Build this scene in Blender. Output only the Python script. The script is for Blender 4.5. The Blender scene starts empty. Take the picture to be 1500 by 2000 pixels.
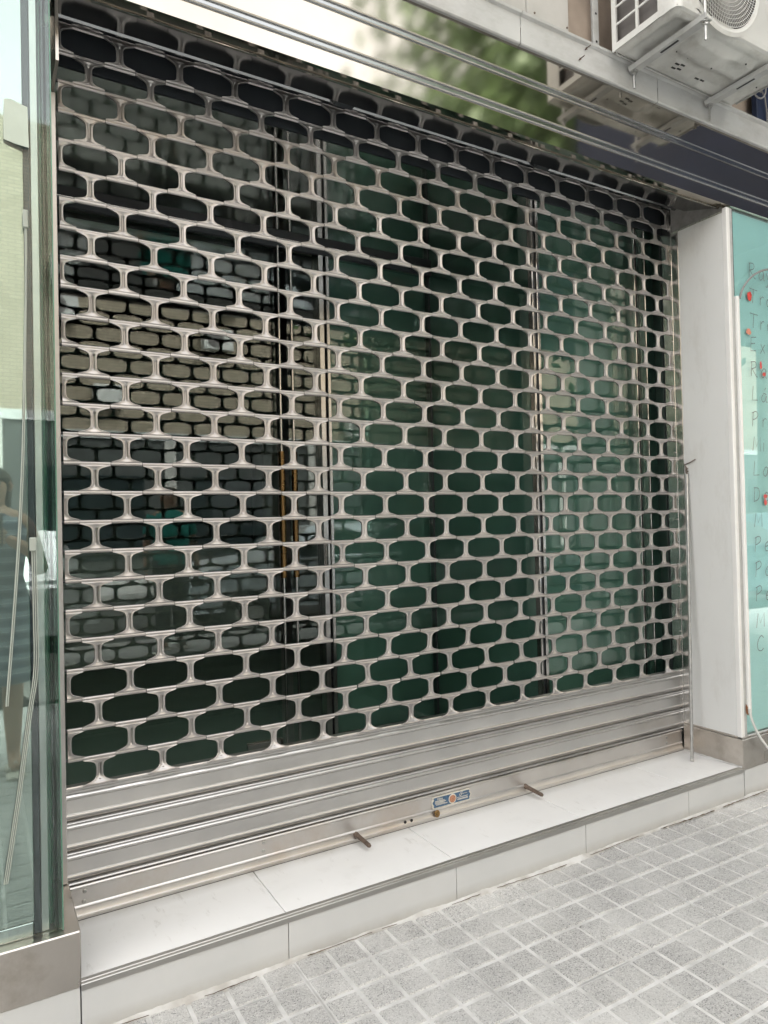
import bpy, math, random
import mathutils
from mathutils import Vector, Matrix
random.seed(7)
scn = bpy.context.scene
COL = scn.collection
R = math.radians

# ------------------------------------------------------------------ camera
def cam_axes(yaw, pitch, roll):
    fw = Vector((math.sin(yaw)*math.cos(pitch), math.cos(yaw)*math.cos(pitch), math.sin(pitch)))
    rt = Vector((math.cos(yaw), -math.sin(yaw), 0)); up = rt.cross(fw)
    return (math.cos(roll)*rt+math.sin(roll)*up, -math.sin(roll)*rt+math.cos(roll)*up, fw)
CAM = Vector((-0.302, -2.258, 1.280))
rt, up, fw = cam_axes(0.5260, 0.0150, -0.0224)
cd = bpy.data.cameras.new('camera'); cam = bpy.data.objects.new('camera', cd); COL.objects.link(cam)
m = Matrix((rt, up, -fw)).transposed().to_4x4(); m.translation = CAM
cam.matrix_world = m
cd.sensor_fit = 'VERTICAL'; cd.sensor_height = 36.0; cd.lens = 24.475
cd.clip_start = 0.02; cd.clip_end = 500
scn.camera = cam

# ------------------------------------------------------------------ sky, sun, exposure
SUN_EL, SUN_ROT = R(52), R(25)
w = bpy.data.worlds.new('World'); scn.world = w; w.use_nodes = True
nt = w.node_tree; nt.nodes.clear()
sky = nt.nodes.new('ShaderNodeTexSky'); sky.sky_type = 'NISHITA'; sky.sun_disc = False
sky.sun_elevation = SUN_EL; sky.sun_rotation = SUN_ROT; sky.air_density = 1.0; sky.dust_density = 4.0; sky.ozone_density = 1.0
hs = nt.nodes.new('ShaderNodeHueSaturation'); hs.inputs['Saturation'].default_value = 0.05; hs.inputs['Value'].default_value = 1.0
warm = nt.nodes.new('ShaderNodeMix'); warm.data_type = 'RGBA'; warm.blend_type = 'MULTIPLY'; warm.inputs[0].default_value = 1
warm.inputs[7].default_value = (1.0, 0.985, 0.965, 1)
bg = nt.nodes.new('ShaderNodeBackground'); bg.inputs['Strength'].default_value = 0.15
wo = nt.nodes.new('ShaderNodeOutputWorld')
nt.links.new(sky.outputs[0], hs.inputs['Color']); nt.links.new(hs.outputs[0], warm.inputs[6])
nt.links.new(warm.outputs[2], bg.inputs[0]); nt.links.new(bg.outputs[0], wo.inputs[0])
sd = bpy.data.lights.new('sun', 'SUN'); sd.energy = 0.6; sd.angle = R(12); sd.color = (1.0, 0.97, 0.93)
sun = bpy.data.objects.new('sun', sd); COL.objects.link(sun)
sdir = Vector((math.sin(SUN_ROT)*math.cos(SUN_EL), math.cos(SUN_ROT)*math.cos(SUN_EL), math.sin(SUN_EL)))
sun.rotation_euler = (-sdir).to_track_quat('-Z', 'Y').to_euler()
scn.view_settings.view_transform = 'Standard'; scn.view_settings.look = 'None'
scn.view_settings.exposure = 2.93; scn.view_settings.gamma = 1.0; scn.view_settings.use_curve_mapping = False
cy = scn.cycles
cy.use_denoising = True; cy.max_bounces = 10; cy.transparent_max_bounces = 24; cy.glossy_bounces = 7
cy.diffuse_bounces = 4; cy.caustics_reflective = False; cy.caustics_refractive = False; cy.blur_glossy = 0.3

# ------------------------------------------------------------------ materials
def rgb(c): return (c[0], c[1], c[2], 1)
class N:
    def __init__(s, name):
        s.m = bpy.data.materials.new(name); s.m.use_nodes = True; s.t = s.m.node_tree; s.t.nodes.clear()
        s.out = s.n('ShaderNodeOutputMaterial'); s.b = s.n('ShaderNodeBsdfPrincipled'); s.l(s.b, 0, s.out, 0)
        s.tc = s.n('ShaderNodeTexCoord')
    def n(s, t, **k):
        x = s.t.nodes.new(t)
        for a, v in k.items(): setattr(x, a, v)
        return x
    def l(s, a, i, b, j): s.t.links.new(a.outputs[i], b.inputs[j])
    def map(s, scale, src='Object', loc=(0, 0, 0)):
        x = s.n('ShaderNodeMapping'); x.inputs['Scale'].default_value = scale; x.inputs['Location'].default_value = loc
        s.l(s.tc, src, x, 0) if False else s.t.links.new(s.tc.outputs[src], x.inputs[0]); return x
    def noise(s, scale, det=4, vec=None, rough=0.55):
        x = s.n('ShaderNodeTexNoise'); x.inputs['Scale'].default_value = scale; x.inputs['Detail'].default_value = det
        x.inputs['Roughness'].default_value = rough
        if vec is None: vec = s.map((1, 1, 1))
        s.t.links.new(vec.outputs[0], x.inputs['Vector']); return x
    def ramp(s, src, stops, out=0):
        x = s.n('ShaderNodeValToRGB'); e = x.color_ramp.elements
        while len(e) < len(stops): e.new(0.5)
        for a, (p, c) in zip(e, stops): a.position = p; a.color = rgb(c) if not isinstance(c, float) else (c, c, c, 1)
        s.t.links.new(src.outputs[out], x.inputs[0]); return x
    def bump(s, src, strength, dist=0.002, prev=None):
        x = s.n('ShaderNodeBump'); x.inputs['Strength'].default_value = strength; x.inputs['Distance'].default_value = dist
        s.t.links.new(src.outputs[0], x.inputs['Height'])
        if prev: s.t.links.new(prev.outputs[0], x.inputs['Normal'])
        s.t.links.new(x.outputs[0], s.b.inputs['Normal']); return x
    def set(s, **k):
        for a, v in k.items(): s.b.inputs[a.replace('_', ' ')].default_value = v
        return s

def plain(name, c, rough=0.6, metal=0.0, var=0.12, nscale=6, bump=0.0, bscale=60, dirt=None, damt=0.6, dscale=(5, 5, 2), dlo=0.5):
    n = N(name); n.set(Roughness=rough, Metallic=metal)
    no = n.noise(nscale, 6)
    r = n.ramp(no, [(0.3, tuple(x*(1-var) for x in c)), (0.7, tuple(min(1, x*(1+var)) for x in c))])
    n.l(r, 0, n.b, 0)
    if dirt:
        d = n.noise(1.0, 9, n.map(dscale), 0.72); dr = n.ramp(d, [(dlo, 0.0), (dlo+0.2, damt)])
        mx = n.n('ShaderNodeMix', data_type='RGBA'); n.l(dr, 0, mx, 0); n.t.links.new(r.outputs[0], mx.inputs[6]); mx.inputs[7].default_value = rgb(dirt)
        n.t.links.new(mx.outputs[2], n.b.inputs[0])
    if bump: n.bump(n.noise(bscale, 5), bump)
    return n.m
def steel(name, c, rough, streak=(1, 40, 40), smudge=0.12, brush=0.06, dirt=None, wave=0.0):
    n = N(name); n.set(Metallic=1.0)
    br = n.noise(18, 3, n.map(streak)); sm = n.noise(5, 6)
    r = n.ramp(sm, [(0.3, tuple(x*(1-smudge) for x in c)), (0.72, c)]); n.l(r, 0, n.b, 0)
    if dirt:
        d = n.noise(3.2, 8, None, 0.7); dr = n.ramp(d, [(0.5, 0.0), (0.72, 1.0)])
        mx = n.n('ShaderNodeMix', data_type='RGBA'); n.l(dr, 0, mx, 0); n.t.links.new(r.outputs[0], mx.inputs[6]); mx.inputs[7].default_value = rgb(dirt)
        n.t.links.new(mx.outputs[2], n.b.inputs[0])
    rr = n.n('ShaderNodeMapRange'); rr.inputs['To Min'].default_value = max(0.02, rough*0.65); rr.inputs['To Max'].default_value = rough*1.5
    n.t.links.new(sm.outputs[0], rr.inputs['Value']); n.t.links.new(rr.outputs[0], n.b.inputs['Roughness'])
    b = None
    if wave: b = n.bump(n.noise(2.2, 2), wave, 0.01)
    if brush: n.bump(br, brush, 0.0006, b)
    return n.m
M = {}
M['link'] = steel('shutter_steel', (0.505, 0.48, 0.465), 0.37, (30, 30, 1), 0.20, 0.02)
def vary(m_, amt):
    t = m_.node_tree; b = t.nodes['Principled BSDF']; src = b.inputs[0].links[0].from_socket
    oi = t.nodes.new('ShaderNodeObjectInfo'); mr = t.nodes.new('ShaderNodeMapRange'); mr.inputs['To Min'].default_value = 1-amt; mr.inputs['To Max'].default_value = 1+amt*0.5
    t.links.new(oi.outputs['Random'], mr.inputs['Value']); v = t.nodes.new('ShaderNodeVectorMath'); v.operation = 'SCALE'
    t.links.new(src, v.inputs[0]); t.links.new(mr.outputs[0], v.inputs['Scale']); t.links.new(v.outputs[0], b.inputs[0])
vary(M['link'], 0.12)
M['slat'] = steel('slat_steel', (0.57, 0.56, 0.55), 0.33, (0.4, 60, 60), 0.10, 0.0)
M['bottom'] = steel('bottom_rail_steel', (0.60, 0.58, 0.56), 0.36, (0.4, 60, 60), 0.15, 0.0, (0.50, 0.44, 0.39))
M['mirror'] = steel('polished_header_steel', (0.46, 0.425, 0.37), 0.06, (0.6, 50, 50), 0.10, 0.02, wave=0.02)
M['mirror'].node_tree.nodes['Principled BSDF'].inputs['Metallic'].default_value = 0.985
M['soffit'] = steel('soffit_steel', (0.33, 0.33, 0.32), 0.09, (0.6, 50, 50), 0.12, 0.02)
M['innerceiling'] = steel('polished_ceiling_steel', (0.72, 0.71, 0.69), 0.05, (0.6, 50, 50), 0.1, 0.0, wave=0.05)
M['base'] = steel('base_steel', (0.58, 0.545, 0.505), 0.28, (1, 30, 30), 0.2, 0.08, (0.36, 0.32, 0.27), wave=0.10)
M['ridge'] = steel('ridge_steel', (0.36, 0.375, 0.385), 0.22, (0.5, 40, 40), 0.15, 0.03)
M['frame'] = steel('frame_steel', (0.62, 0.61, 0.59), 0.18, (40, 40, 1), 0.15, 0.05)
M['nose'] = steel('nosing_aluminium', (0.50, 0.49, 0.47), 0.35, (1, 40, 40), 0.2, 0.08)
M['brass'] = steel('brass', (0.26, 0.16, 0.07), 0.25, (1, 40, 1), 0.2, 0.03)
M['rusty'] = plain('dull_iron', (0.17, 0.13, 0.105), 0.55, 0.7, 0.4, 60, 0.3, 200)
M['bolt'] = plain('zinc_bolt', (0.42, 0.42, 0.41), 0.35, 0.9, 0.2, 40)
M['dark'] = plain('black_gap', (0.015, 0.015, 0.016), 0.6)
M['rubber'] = plain('dark_gasket', (0.03, 0.035, 0.04), 0.45)
M['seal'] = plain('old_silicone', (0.32, 0.33, 0.28), 0.7, 0, 0.5, 120, 0.8, 300)
M['grout'] = plain('grey_grout', (0.26, 0.25, 0.235), 0.9, 0, 0.2, 30)
M['white_paint'] = plain('white_panel', (0.72, 0.725, 0.71), 0.38, 0, 0.03, 2.0, dirt=(0.50, 0.48, 0.44), damt=0.35, dscale=(9, 9, 3), dlo=0.52)
M['trim_white'] = plain('white_pvc', (0.78, 0.775, 0.755), 0.35, 0, 0.04, 8)
M['beam'] = plain('dusty_white_beam', (0.47, 0.475, 0.465), 0.5, 0, 0.08, 5, 0.10, 30, dirt=(0.30, 0.29, 0.27), damt=0.55, dscale=(4, 6, 9), dlo=0.48)
M['wallsheet'] = plain('grey_sheet_wall', (0.42, 0.41, 0.385), 0.55, 0, 0.15, 4, 0.2, 25)
M['brownsheet'] = plain('brown_stained_sheet', (0.33, 0.27, 0.22), 0.6, 0, 0.25, 5, 0.2, 40)
M['ac'] = plain('ac_casing_cream', (0.60, 0.60, 0.575), 0.42, 0, 0.04, 3, dirt=(0.36, 0.34, 0.31), damt=0.5, dscale=(8, 8, 5), dlo=0.52)
M['acpan'] = plain('ac_pan_zinc', (0.56, 0.56, 0.53), 0.36, 0.0, 0.10, 7, 0.10, 25, dirt=(0.36, 0.345, 0.31), damt=0.6, dscale=(12, 12, 12), dlo=0.48)
M['acdark'] = plain('ac_inside', (0.045, 0.045, 0.05), 0.5)
M['fin'] = plain('ac_fins', (0.14, 0.13, 0.125), 0.5, 0.3)
M['cable'] = plain('white_cable', (0.62, 0.62, 0.60), 0.45)
M['thincable'] = plain('pale_thin_cable', (0.34, 0.37, 0.33), 0.4)
M['greycable'] = plain('grey_cable', (0.22, 0.215, 0.21), 0.5)
M['navy'] = plain('navy_blue_board', (0.005, 0.014, 0.045), 0.7, 0, 0.15, 3)
M['ink'] = plain('pen_ink', (0.16, 0.18, 0.18), 0.6)
M['red'] = plain('red_marks', (0.62, 0.06, 0.045), 0.5, 0, 0.3, 60)
M['palered'] = plain('faded_red_mark', (0.62, 0.24, 0.16), 0.6, 0, 0.3, 60)
M['tape'] = plain('frosted_tape', (0.42, 0.48, 0.41), 0.35, 0, 0.08, 8)
M['teal'] = plain('turquoise_sheet', (0.52, 0.77, 0.775), 0.30, 0, 0.03, 3)
M['greenedge'] = plain('green_edge_film', (0.13, 0.23, 0.17), 0.3, 0, 0.3, 6)
M['mint'] = plain('mint_mirror_film', (0.42, 0.43, 0.40), 0.02, 0.72, 0.03, 1)
M['greenboard'] = plain('dark_green_film', (0.15, 0.225, 0.205), 0.35, 0, 0.3, 2.5)
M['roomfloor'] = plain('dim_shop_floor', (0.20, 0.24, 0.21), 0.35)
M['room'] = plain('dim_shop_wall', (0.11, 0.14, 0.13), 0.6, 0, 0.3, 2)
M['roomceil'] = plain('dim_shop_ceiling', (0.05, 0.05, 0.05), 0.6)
M['plaque'] = plain('worn_blue_enamel', (0.055, 0.115, 0.20), 0.4, 0.2, 0.3, 120)
M['cream'] = plain('cream_enamel', (0.60, 0.57, 0.50), 0.45, 0.1, 0.2, 90)
M['copper'] = plain('copper_emblem', (0.42, 0.20, 0.12), 0.4, 0.3, 0.4, 200)
M['leafa'] = plain('leaf_green', (0.15, 0.24, 0.08), 0.5, 0, 0.4, 3)
M['leafb'] = plain('leaf_dark', (0.12, 0.19, 0.08), 0.5, 0, 0.4, 3)
M['bark'] = plain('bark', (0.12, 0.10, 0.08), 0.9, 0, 0.3, 10, 0.8, 20)
M['shopfront'] = plain('dark_shopfront', (0.055, 0.06, 0.058), 0.5, 0, 0.4, 0.6)
M['asphalt'] = plain('asphalt', (0.055, 0.055, 0.055), 0.85, 0, 0.2, 30, 0.5, 200)
M['tyre'] = plain('tyre', (0.02, 0.02, 0.02), 0.8)
M['carglass'] = plain('car_glass', (0.02, 0.028, 0.03), 0.05)
M['lamp'] = plain('lamp_lens', (0.6, 0.6, 0.6), 0.1)
M['shutterblue'] = plain('pale_blue_blind', (0.30, 0.36, 0.46), 0.6)
def tile_white():
    n = N('porcelain_tile'); n.set(Roughness=0.32)
    no = n.noise(2.5, 7); r = n.ramp(no, [(0.3, (0.82, 0.815, 0.80)), (0.7, (0.89, 0.885, 0.87))])
    d = n.noise(9, 8, None, 0.7); dr = n.ramp(d, [(0.56, 0.0), (0.8, 0.35)])
    mx = n.n('ShaderNodeMix', data_type='RGBA'); n.l(dr, 0, mx, 0); n.t.links.new(r.outputs[0], mx.inputs[6]); mx.inputs[7].default_value = (0.62, 0.60, 0.56, 1)
    n.t.links.new(mx.outputs[2], n.b.inputs[0])
    s1 = n.noise(1.0, 6, n.map((26, 7, 26)), 0.75); s2 = n.ramp(s1, [(0.60, 0.0), (0.68, 0.30)])
    m5 = n.n('ShaderNodeMix', data_type='RGBA'); n.l(s2, 0, m5, 0); n.t.links.new(mx.outputs[2], m5.inputs[6]); m5.inputs[7].default_value = (0.45, 0.43, 0.39, 1)
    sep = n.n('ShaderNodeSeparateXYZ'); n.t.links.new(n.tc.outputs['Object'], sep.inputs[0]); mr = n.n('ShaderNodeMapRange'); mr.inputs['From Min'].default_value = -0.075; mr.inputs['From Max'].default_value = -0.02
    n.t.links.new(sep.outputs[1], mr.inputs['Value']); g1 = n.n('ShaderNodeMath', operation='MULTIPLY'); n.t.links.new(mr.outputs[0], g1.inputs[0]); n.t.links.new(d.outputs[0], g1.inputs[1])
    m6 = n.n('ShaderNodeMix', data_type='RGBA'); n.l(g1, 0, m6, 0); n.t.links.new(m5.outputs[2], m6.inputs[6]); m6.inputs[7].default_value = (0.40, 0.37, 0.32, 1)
    n.t.links.new(m6.outputs[2], n.b.inputs[0])
    n.bump(n.noise(40, 3), 0.03); return n.m
M['tile'] = tile_white()
def riser_mat():
    n = N('riser_tile'); n.set(Roughness=0.5)
    no = n.noise(3, 7); r = n.ramp(no, [(0.3, (0.55, 0.56, 0.56)), (0.7, (0.61, 0.615, 0.61))])
    # splash dirt towards the pavement
    sep = n.n('ShaderNodeSeparateXYZ'); n.t.links.new(n.tc.outputs['Object'], sep.inputs[0])
    mr = n.n('ShaderNodeMapRange'); mr.inputs['From Min'].default_value = 0.045; mr.inputs['From Max'].default_value = 0.0
    n.t.links.new(sep.outputs[2], mr.inputs['Value'])
    d = n.noise(14, 8, None, 0.75); mul = n.n('ShaderNodeMath', operation='MULTIPLY'); n.t.links.new(mr.outputs[0], mul.inputs[0]); n.t.links.new(d.outputs[0], mul.inputs[1])
    mx = n.n('ShaderNodeMix', data_type='RGBA'); n.l(mul, 0, mx, 0); n.t.links.new(r.outputs[0], mx.inputs[6]); mx.inputs[7].default_value = (0.36, 0.33, 0.28, 1)
    n.t.links.new(mx.outputs[2], n.b.inputs[0]); return n.m
M['riser'] = riser_mat()
def granite():
    n = N('speckled_paving'); n.set(Roughness=0.8)
    vo = n.n('ShaderNodeTexVoronoi'); vo.inputs['Scale'].default_value = 330
    mp = n.map((1, 1, 1)); 
    geo = n.n('ShaderNodeNewGeometry'); n.t.links.new(geo.outputs['Position'], vo.inputs['Vector'])
    sep = n.n('ShaderNodeSeparateColor'); n.t.links.new(vo.outputs['Color'], sep.inputs[0])
    sp = n.ramp(sep, [(0.0, (0.18, 0.18, 0.18)), (0.12, (0.30, 0.30, 0.295)), (0.28, (0.40, 0.396, 0.388)), (0.75, (0.445, 0.44, 0.432)), (1.0, (0.56, 0.555, 0.545))])
    no = n.n('ShaderNodeTexNoise'); no.inputs['Scale'].default_value = 3.4; no.inputs['Detail'].default_value = 8; no.inputs['Roughness'].default_value = 0.62
    n.t.links.new(geo.outputs['Position'], no.inputs['Vector'])
    dr = n.ramp(no, [(0.45, 0.0), (0.68, 0.60)])
    mx = n.n('ShaderNodeMix', data_type='RGBA'); n.l(dr, 0, mx, 0); n.t.links.new(sp.outputs[0], mx.inputs[6]); mx.inputs[7].default_value = (0.60, 0.595, 0.58, 1)
    n2 = n.n('ShaderNodeTexNoise'); n2.inputs['Scale'].default_value = 9; n2.inputs['Detail'].default_value = 9; n2.inputs['Roughness'].default_value = 0.7
    n.t.links.new(geo.outputs['Position'], n2.inputs['Vector'])
    d2 = n.ramp(n2, [(0.55, 0.0), (0.75, 0.55)])
    m2 = n.n('ShaderNodeMix', data_type='RGBA'); n.l(d2, 0, m2, 0); n.t.links.new(mx.outputs[2], m2.inputs[6]); m2.inputs[7].default_value = (0.33, 0.325, 0.31, 1)
    n.t.links.new(m2.outputs[2], n.b.inputs[0])
    n3 = n.n('ShaderNodeTexNoise'); n3.inputs['Scale'].default_value = 1.1; n3.inputs['Detail'].default_value = 4
    n.t.links.new(geo.outputs['Position'], n3.inputs['Vector']); d3 = n.ramp(n3, [(0.35, (0.84, 0.84, 0.84)), (0.65, (1.08, 1.075, 1.06))])
    m3 = n.n('ShaderNodeMix', data_type='RGBA', blend_type='MULTIPLY'); m3.inputs[0].default_value = 1; n.t.links.new(m2.outputs[2], m3.inputs[6]); n.t.links.new(d3.outputs[0], m3.inputs[7])
    oi = n.n('ShaderNodeObjectInfo'); mr = n.n('ShaderNodeMapRange'); mr.inputs['To Min'].default_value = 0.90; mr.inputs['To Max'].default_value = 1.06
    n.t.links.new(oi.outputs['Random'], mr.inputs['Value']); vs = n.n('ShaderNodeVectorMath', operation='SCALE'); n.t.links.new(m3.outputs[2], vs.inputs[0]); n.t.links.new(mr.outputs[0], vs.inputs['Scale'])
    gv = n.n('ShaderNodeTexVoronoi'); gv.inputs['Scale'].default_value = 3.3; n.t.links.new(geo.outputs['Position'], gv.inputs['Vector'])
    gn = n.n('ShaderNodeMath', operation='MULTIPLY_ADD'); gn.inputs[1].default_value = 0.05; n.t.links.new(n2.outputs[0], gn.inputs[0]); n.t.links.new(gv.outputs['Distance'], gn.inputs[2])
    gr = n.ramp(gn, [(0.055, (0.45, 0.44, 0.42)), (0.075, (1.0, 1.0, 1.0))])
    m4 = n.n('ShaderNodeMix', data_type='RGBA', blend_type='MULTIPLY'); m4.inputs[0].default_value = 1; n.t.links.new(vs.outputs[0], m4.inputs[6]); n.t.links.new(gr.outputs[0], m4.inputs[7])
    n.t.links.new(m4.outputs[2], n.b.inputs[0])
    n.bump(vo, 0.25, 0.001); return n.m
M['granite'] = granite()
def dusty(name, c1, c2):
    n = N(name); n.set(Roughness=0.95)
    geo = n.n('ShaderNodeNewGeometry'); no = n.n('ShaderNodeTexNoise'); no.inputs['Scale'].default_value = 14; no.inputs['Detail'].default_value = 9
    n.t.links.new(geo.outputs['Position'], no.inputs['Vector'])
    r = n.ramp(no, [(0.33, c1), (0.60, c2)]); n.l(r, 0, n.b, 0); n.bump(no, 0.5, 0.003); return n.m
M['groove'] = dusty('groove_cement', (0.47, 0.465, 0.45), (0.64, 0.635, 0.62))
M['joint'] = dusty('cement_joint', (0.42, 0.415, 0.40), (0.62, 0.61, 0.59))
M['mortar'] = dusty('crumbling_mortar', (0.40, 0.38, 0.35), (0.58, 0.575, 0.56))
def brick():
    n = N('beige_brick'); n.set(Roughness=0.85)
    b = n.n('ShaderNodeTexBrick'); b.inputs['Scale'].default_value = 1.0; b.inputs['Brick Width'].default_value = 0.25; b.inputs['Row Height'].default_value = 0.075
    b.inputs['Mortar Size'].default_value = 0.010; b.inputs['Color1'].default_value = (0.385, 0.325, 0.24, 1); b.inputs['Color2'].default_value = (0.30, 0.25, 0.18, 1); b.inputs['Mortar'].default_value = (0.17, 0.145, 0.115, 1)
    geo = n.n('ShaderNodeNewGeometry'); sep = n.n('ShaderNodeSeparateXYZ'); cmb = n.n('ShaderNodeCombineXYZ')
    n.t.links.new(geo.outputs['Position'], sep.inputs[0]); n.t.links.new(sep.outputs[0], cmb.inputs[0]); n.t.links.new(sep.outputs[2], cmb.inputs[1])
    n.t.links.new(cmb.outputs[0], b.inputs['Vector']); n.l(b, 0, n.b, 0); return n.m
M['brick'] = brick()
def glass(name, tint, refl=1.6, coat=(1, 1, 1), rough=0.0):
    m_ = bpy.data.materials.new(name); m_.use_nodes = True; t = m_.node_tree; t.nodes.clear()
    o = t.nodes.new('ShaderNodeOutputMaterial'); mx = t.nodes.new('ShaderNodeMixShader'); fr = t.nodes.new('ShaderNodeFresnel'); fr.inputs[0].default_value = refl
    geo = t.nodes.new('ShaderNodeNewGeometry')
    tr = t.nodes.new('ShaderNodeBsdfTransparent'); tr.inputs[0].default_value = rgb(tint)
    gl = t.nodes.new('ShaderNodeBsdfGlossy'); gl.inputs['Color'].default_value = rgb(coat); gl.inputs['Roughness'].default_value = rough
    no = t.nodes.new('ShaderNodeTexNoise'); no.inputs['Scale'].default_value = 1.3; bp = t.nodes.new('ShaderNodeBump'); bp.inputs['Strength'].default_value = 0.015; bp.inputs['Distance'].default_value = 0.004
    tc = t.nodes.new('ShaderNodeTexCoord'); t.links.new(tc.outputs['Object'], no.inputs['Vector']); t.links.new(no.outputs[0], bp.inputs['Height']); t.links.new(bp.outputs[0], gl.inputs['Normal'])
    # fresnel measured on the outward side of the thin pane, both ways
    inv = t.nodes.new('ShaderNodeMath'); inv.operation = 'SUBTRACT'
    ly = t.nodes.new('ShaderNodeLayerWeight'); ly.inputs[0].default_value = 0.5
    f0 = ((refl-1)/(refl+1))**2
    pw = t.nodes.new('ShaderNodeMath'); pw.operation = 'POWER'; pw.inputs[1].default_value = 4.0; t.links.new(ly.outputs['Facing'], pw.inputs[0])
    ma = t.nodes.new('ShaderNodeMath'); ma.operation = 'MULTIPLY_ADD'; ma.inputs[1].default_value = 1-f0; ma.inputs[2].default_value = f0
    t.links.new(pw.outputs[0], ma.inputs[0]); t.nodes.remove(fr); t.nodes.remove(inv); t.nodes.remove(geo)
    t.links.new(ma.outputs[0], mx.inputs[0]); t.links.new(tr.outputs[0], mx.inputs[1]); t.links.new(gl.outputs[0], mx.inputs[2]); t.links.new(mx.outputs[0], o.inputs[0])
    return m_
M['doorglass'] = glass('door_glass', (0.80, 0.90, 0.86), 1.62)
M['greenglass'] = glass('green_side_glass', (0.55, 0.76, 0.66), 1.55)
M['coated'] = glass('coated_window_glass', (0.72, 0.90, 0.80), 3.4, (0.90, 1.0, 0.95))
M['signglass'] = glass('sign_glass', (0.92, 0.98, 0.97), 1.5)

# ------------------------------------------------------------------ mesh helpers
class MB:
    def __init__(s): s.v = []; s.f = []
    def add(s, vs, fs):
        k = len(s.v); s.v += [tuple(v) for v in vs]; s.f += [tuple(i+k for i in f) for f in fs]; return s
    def box(s, x0, x1, y0, y1, z0, z1):
        return s.add([(x0,y0,z0),(x1,y0,z0),(x1,y1,z0),(x0,y1,z0),(x0,y0,z1),(x1,y0,z1),(x1,y1,z1),(x0,y1,z1)],
              [(0,3,2,1),(4,5,6,7),(0,1,5,4),(1,2,6,5),(2,3,7,6),(3,0,4,7)])
    def bbox(s, x0, x1, y0, y1, z0, z1, b=0.003):
        """box with chamfered edges"""
        P = []; X=(x0,x1);Y=(y0,y1);Z=(z0,z1)
        b = min(b, (x1-x0)*.45, (y1-y0)*.45, (z1-z0)*.45)
        idx = {}
        for i in (0,1):
            for j in (0,1):
                for k in (0,1):
                    sx, sy, sz = (1-2*i)*b, (1-2*j)*b, (1-2*k)*b
                    idx[i,j,k,0]=len(P); P.append((X[i], Y[j]+sy, Z[k]+sz))
                    idx[i,j,k,1]=len(P); P.append((X[i]+sx, Y[j], Z[k]+sz))
                    idx[i,j,k,2]=len(P); P.append((X[i]+sx, Y[j]+sy, Z[k]))
        F = []
        for a in (0,1):
            q = [(0,0),(1,0),(1,1),(0,1)]
            F.append([idx[a,j,k,0] for j,k in q]); F.append([idx[j,a,k,1] for j,k in q]); F.append([idx[j,k,a,2] for j,k in q])
        for a in (0,1):
            for c in (0,1):
                F.append([idx[0,a,c,1],idx[1,a,c,1],idx[1,a,c,2],idx[0,a,c,2]])
                F.append([idx[a,0,c,0],idx[a,1,c,0],idx[a,1,c,2],idx[a,0,c,2]])
                F.append([idx[a,c,0,0],idx[a,c,1,0],idx[a,c,1,1],idx[a,c,0,1]])
                for d in (0,1): 
                    if True: pass
        for i in (0,1):
            for j in (0,1):
                for k in (0,1): F.append([idx[i,j,k,0],idx[i,j,k,1],idx[i,j,k,2]])
        return s.add(P, F)
    def prof(s, x0, x1, pts, closed=False, n=1):
        """extrude (y,z) profile along x"""
        L = len(pts); P = []
        for i in range(n+1):
            x = x0+(x1-x0)*i/n
            P += [(x, y, z) for y, z in pts]
        F = []
        for i in range(n):
            for j in range(L if closed else L-1):
                a = i*L+j; b = i*L+(j+1) % L
                F.append((a, b, b+L, a+L))
        if closed: F += [tuple(range(L))[::-1], tuple(range(n*L, n*L+L))]
        return s.add(P, F)
    def tube(s, path, r, n=8, cap=True):
        path = [Vector(p) for p in path]; rs = r if isinstance(r, (list, tuple)) else [r]*len(path)
        P = []; F = []; prev = None
        for i, p in enumerate(path):
            d = (path[min(i+1, len(path)-1)]-path[max(i-1, 0)]).normalized()
            if prev is None:
                a = d.cross(Vector((0,0,1)));  a = a if a.length > 0.1 else d.cross(Vector((1,0,0)))
            else: a = prev - d*prev.dot(d)
            a.normalize(); prev = a; b = d.cross(a)
            P += [p+(a*math.cos(t)+b*math.sin(t))*rs[i] for t in [2*math.pi*k/n for k in range(n)]]
        for i in range(len(path)-1):
            for k in range(n): F.append((i*n+k, i*n+(k+1) % n, (i+1)*n+(k+1) % n, (i+1)*n+k))
        if cap: F += [tuple(range(n))[::-1], tuple(range(len(P)-n, len(P)))]
        return s.add(P, F)
    def mesh(s, name, mat, smooth=False, fix=True):
        me = bpy.data.meshes.new(name); me.from_pydata(s.v, [], s.f); me.materials.append(mat)
        if fix:
            import bmesh
            bm = bmesh.new(); bm.from_mesh(me); bmesh.ops.recalc_face_normals(bm, faces=bm.faces); bm.to_mesh(me); bm.free()
        if smooth:
            me.polygons.foreach_set('use_smooth', [True]*len(me.polygons))
            if smooth != 'all':
                try: me.set_sharp_from_angle(angle=R(smooth if smooth is not True else 35))
                except Exception: pass
        me.update(); return me
def obj(name, mesh, parent=None):
    o = bpy.data.objects.new(name, mesh); COL.objects.link(o)
    if parent is not None: o.parent = parent
    return o
def part(name, mb, mat, parent, smooth=False, label=None):
    o = obj(name, mb.mesh(name, M[mat] if isinstance(mat, str) else mat, smooth), parent)
    if label: o['label'] = label
    return o
def tag(o, label=None, cat=None, group=None, kind=None):
    if label: o['label'] = label
    if cat: o['category'] = cat
    if group: o['group'] = group
    if kind: o['kind'] = kind
    return o
def thing(name, label, cat, group=None, loc=(0, 0, 0), kind=None):
    o = bpy.data.objects.new(name, None); COL.objects.link(o); o.location = loc; o.empty_display_size = 0.1
    return tag(o, label, cat, group, kind)
def centre(mb, o):  # keep origin useful: nothing to do, geometry already in world metres
    return o
YF = -0.326         # plane of the shop front
XL, XR = -0.097, 2.672   # shutter opening
ZT = 0.136          # step top

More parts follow.
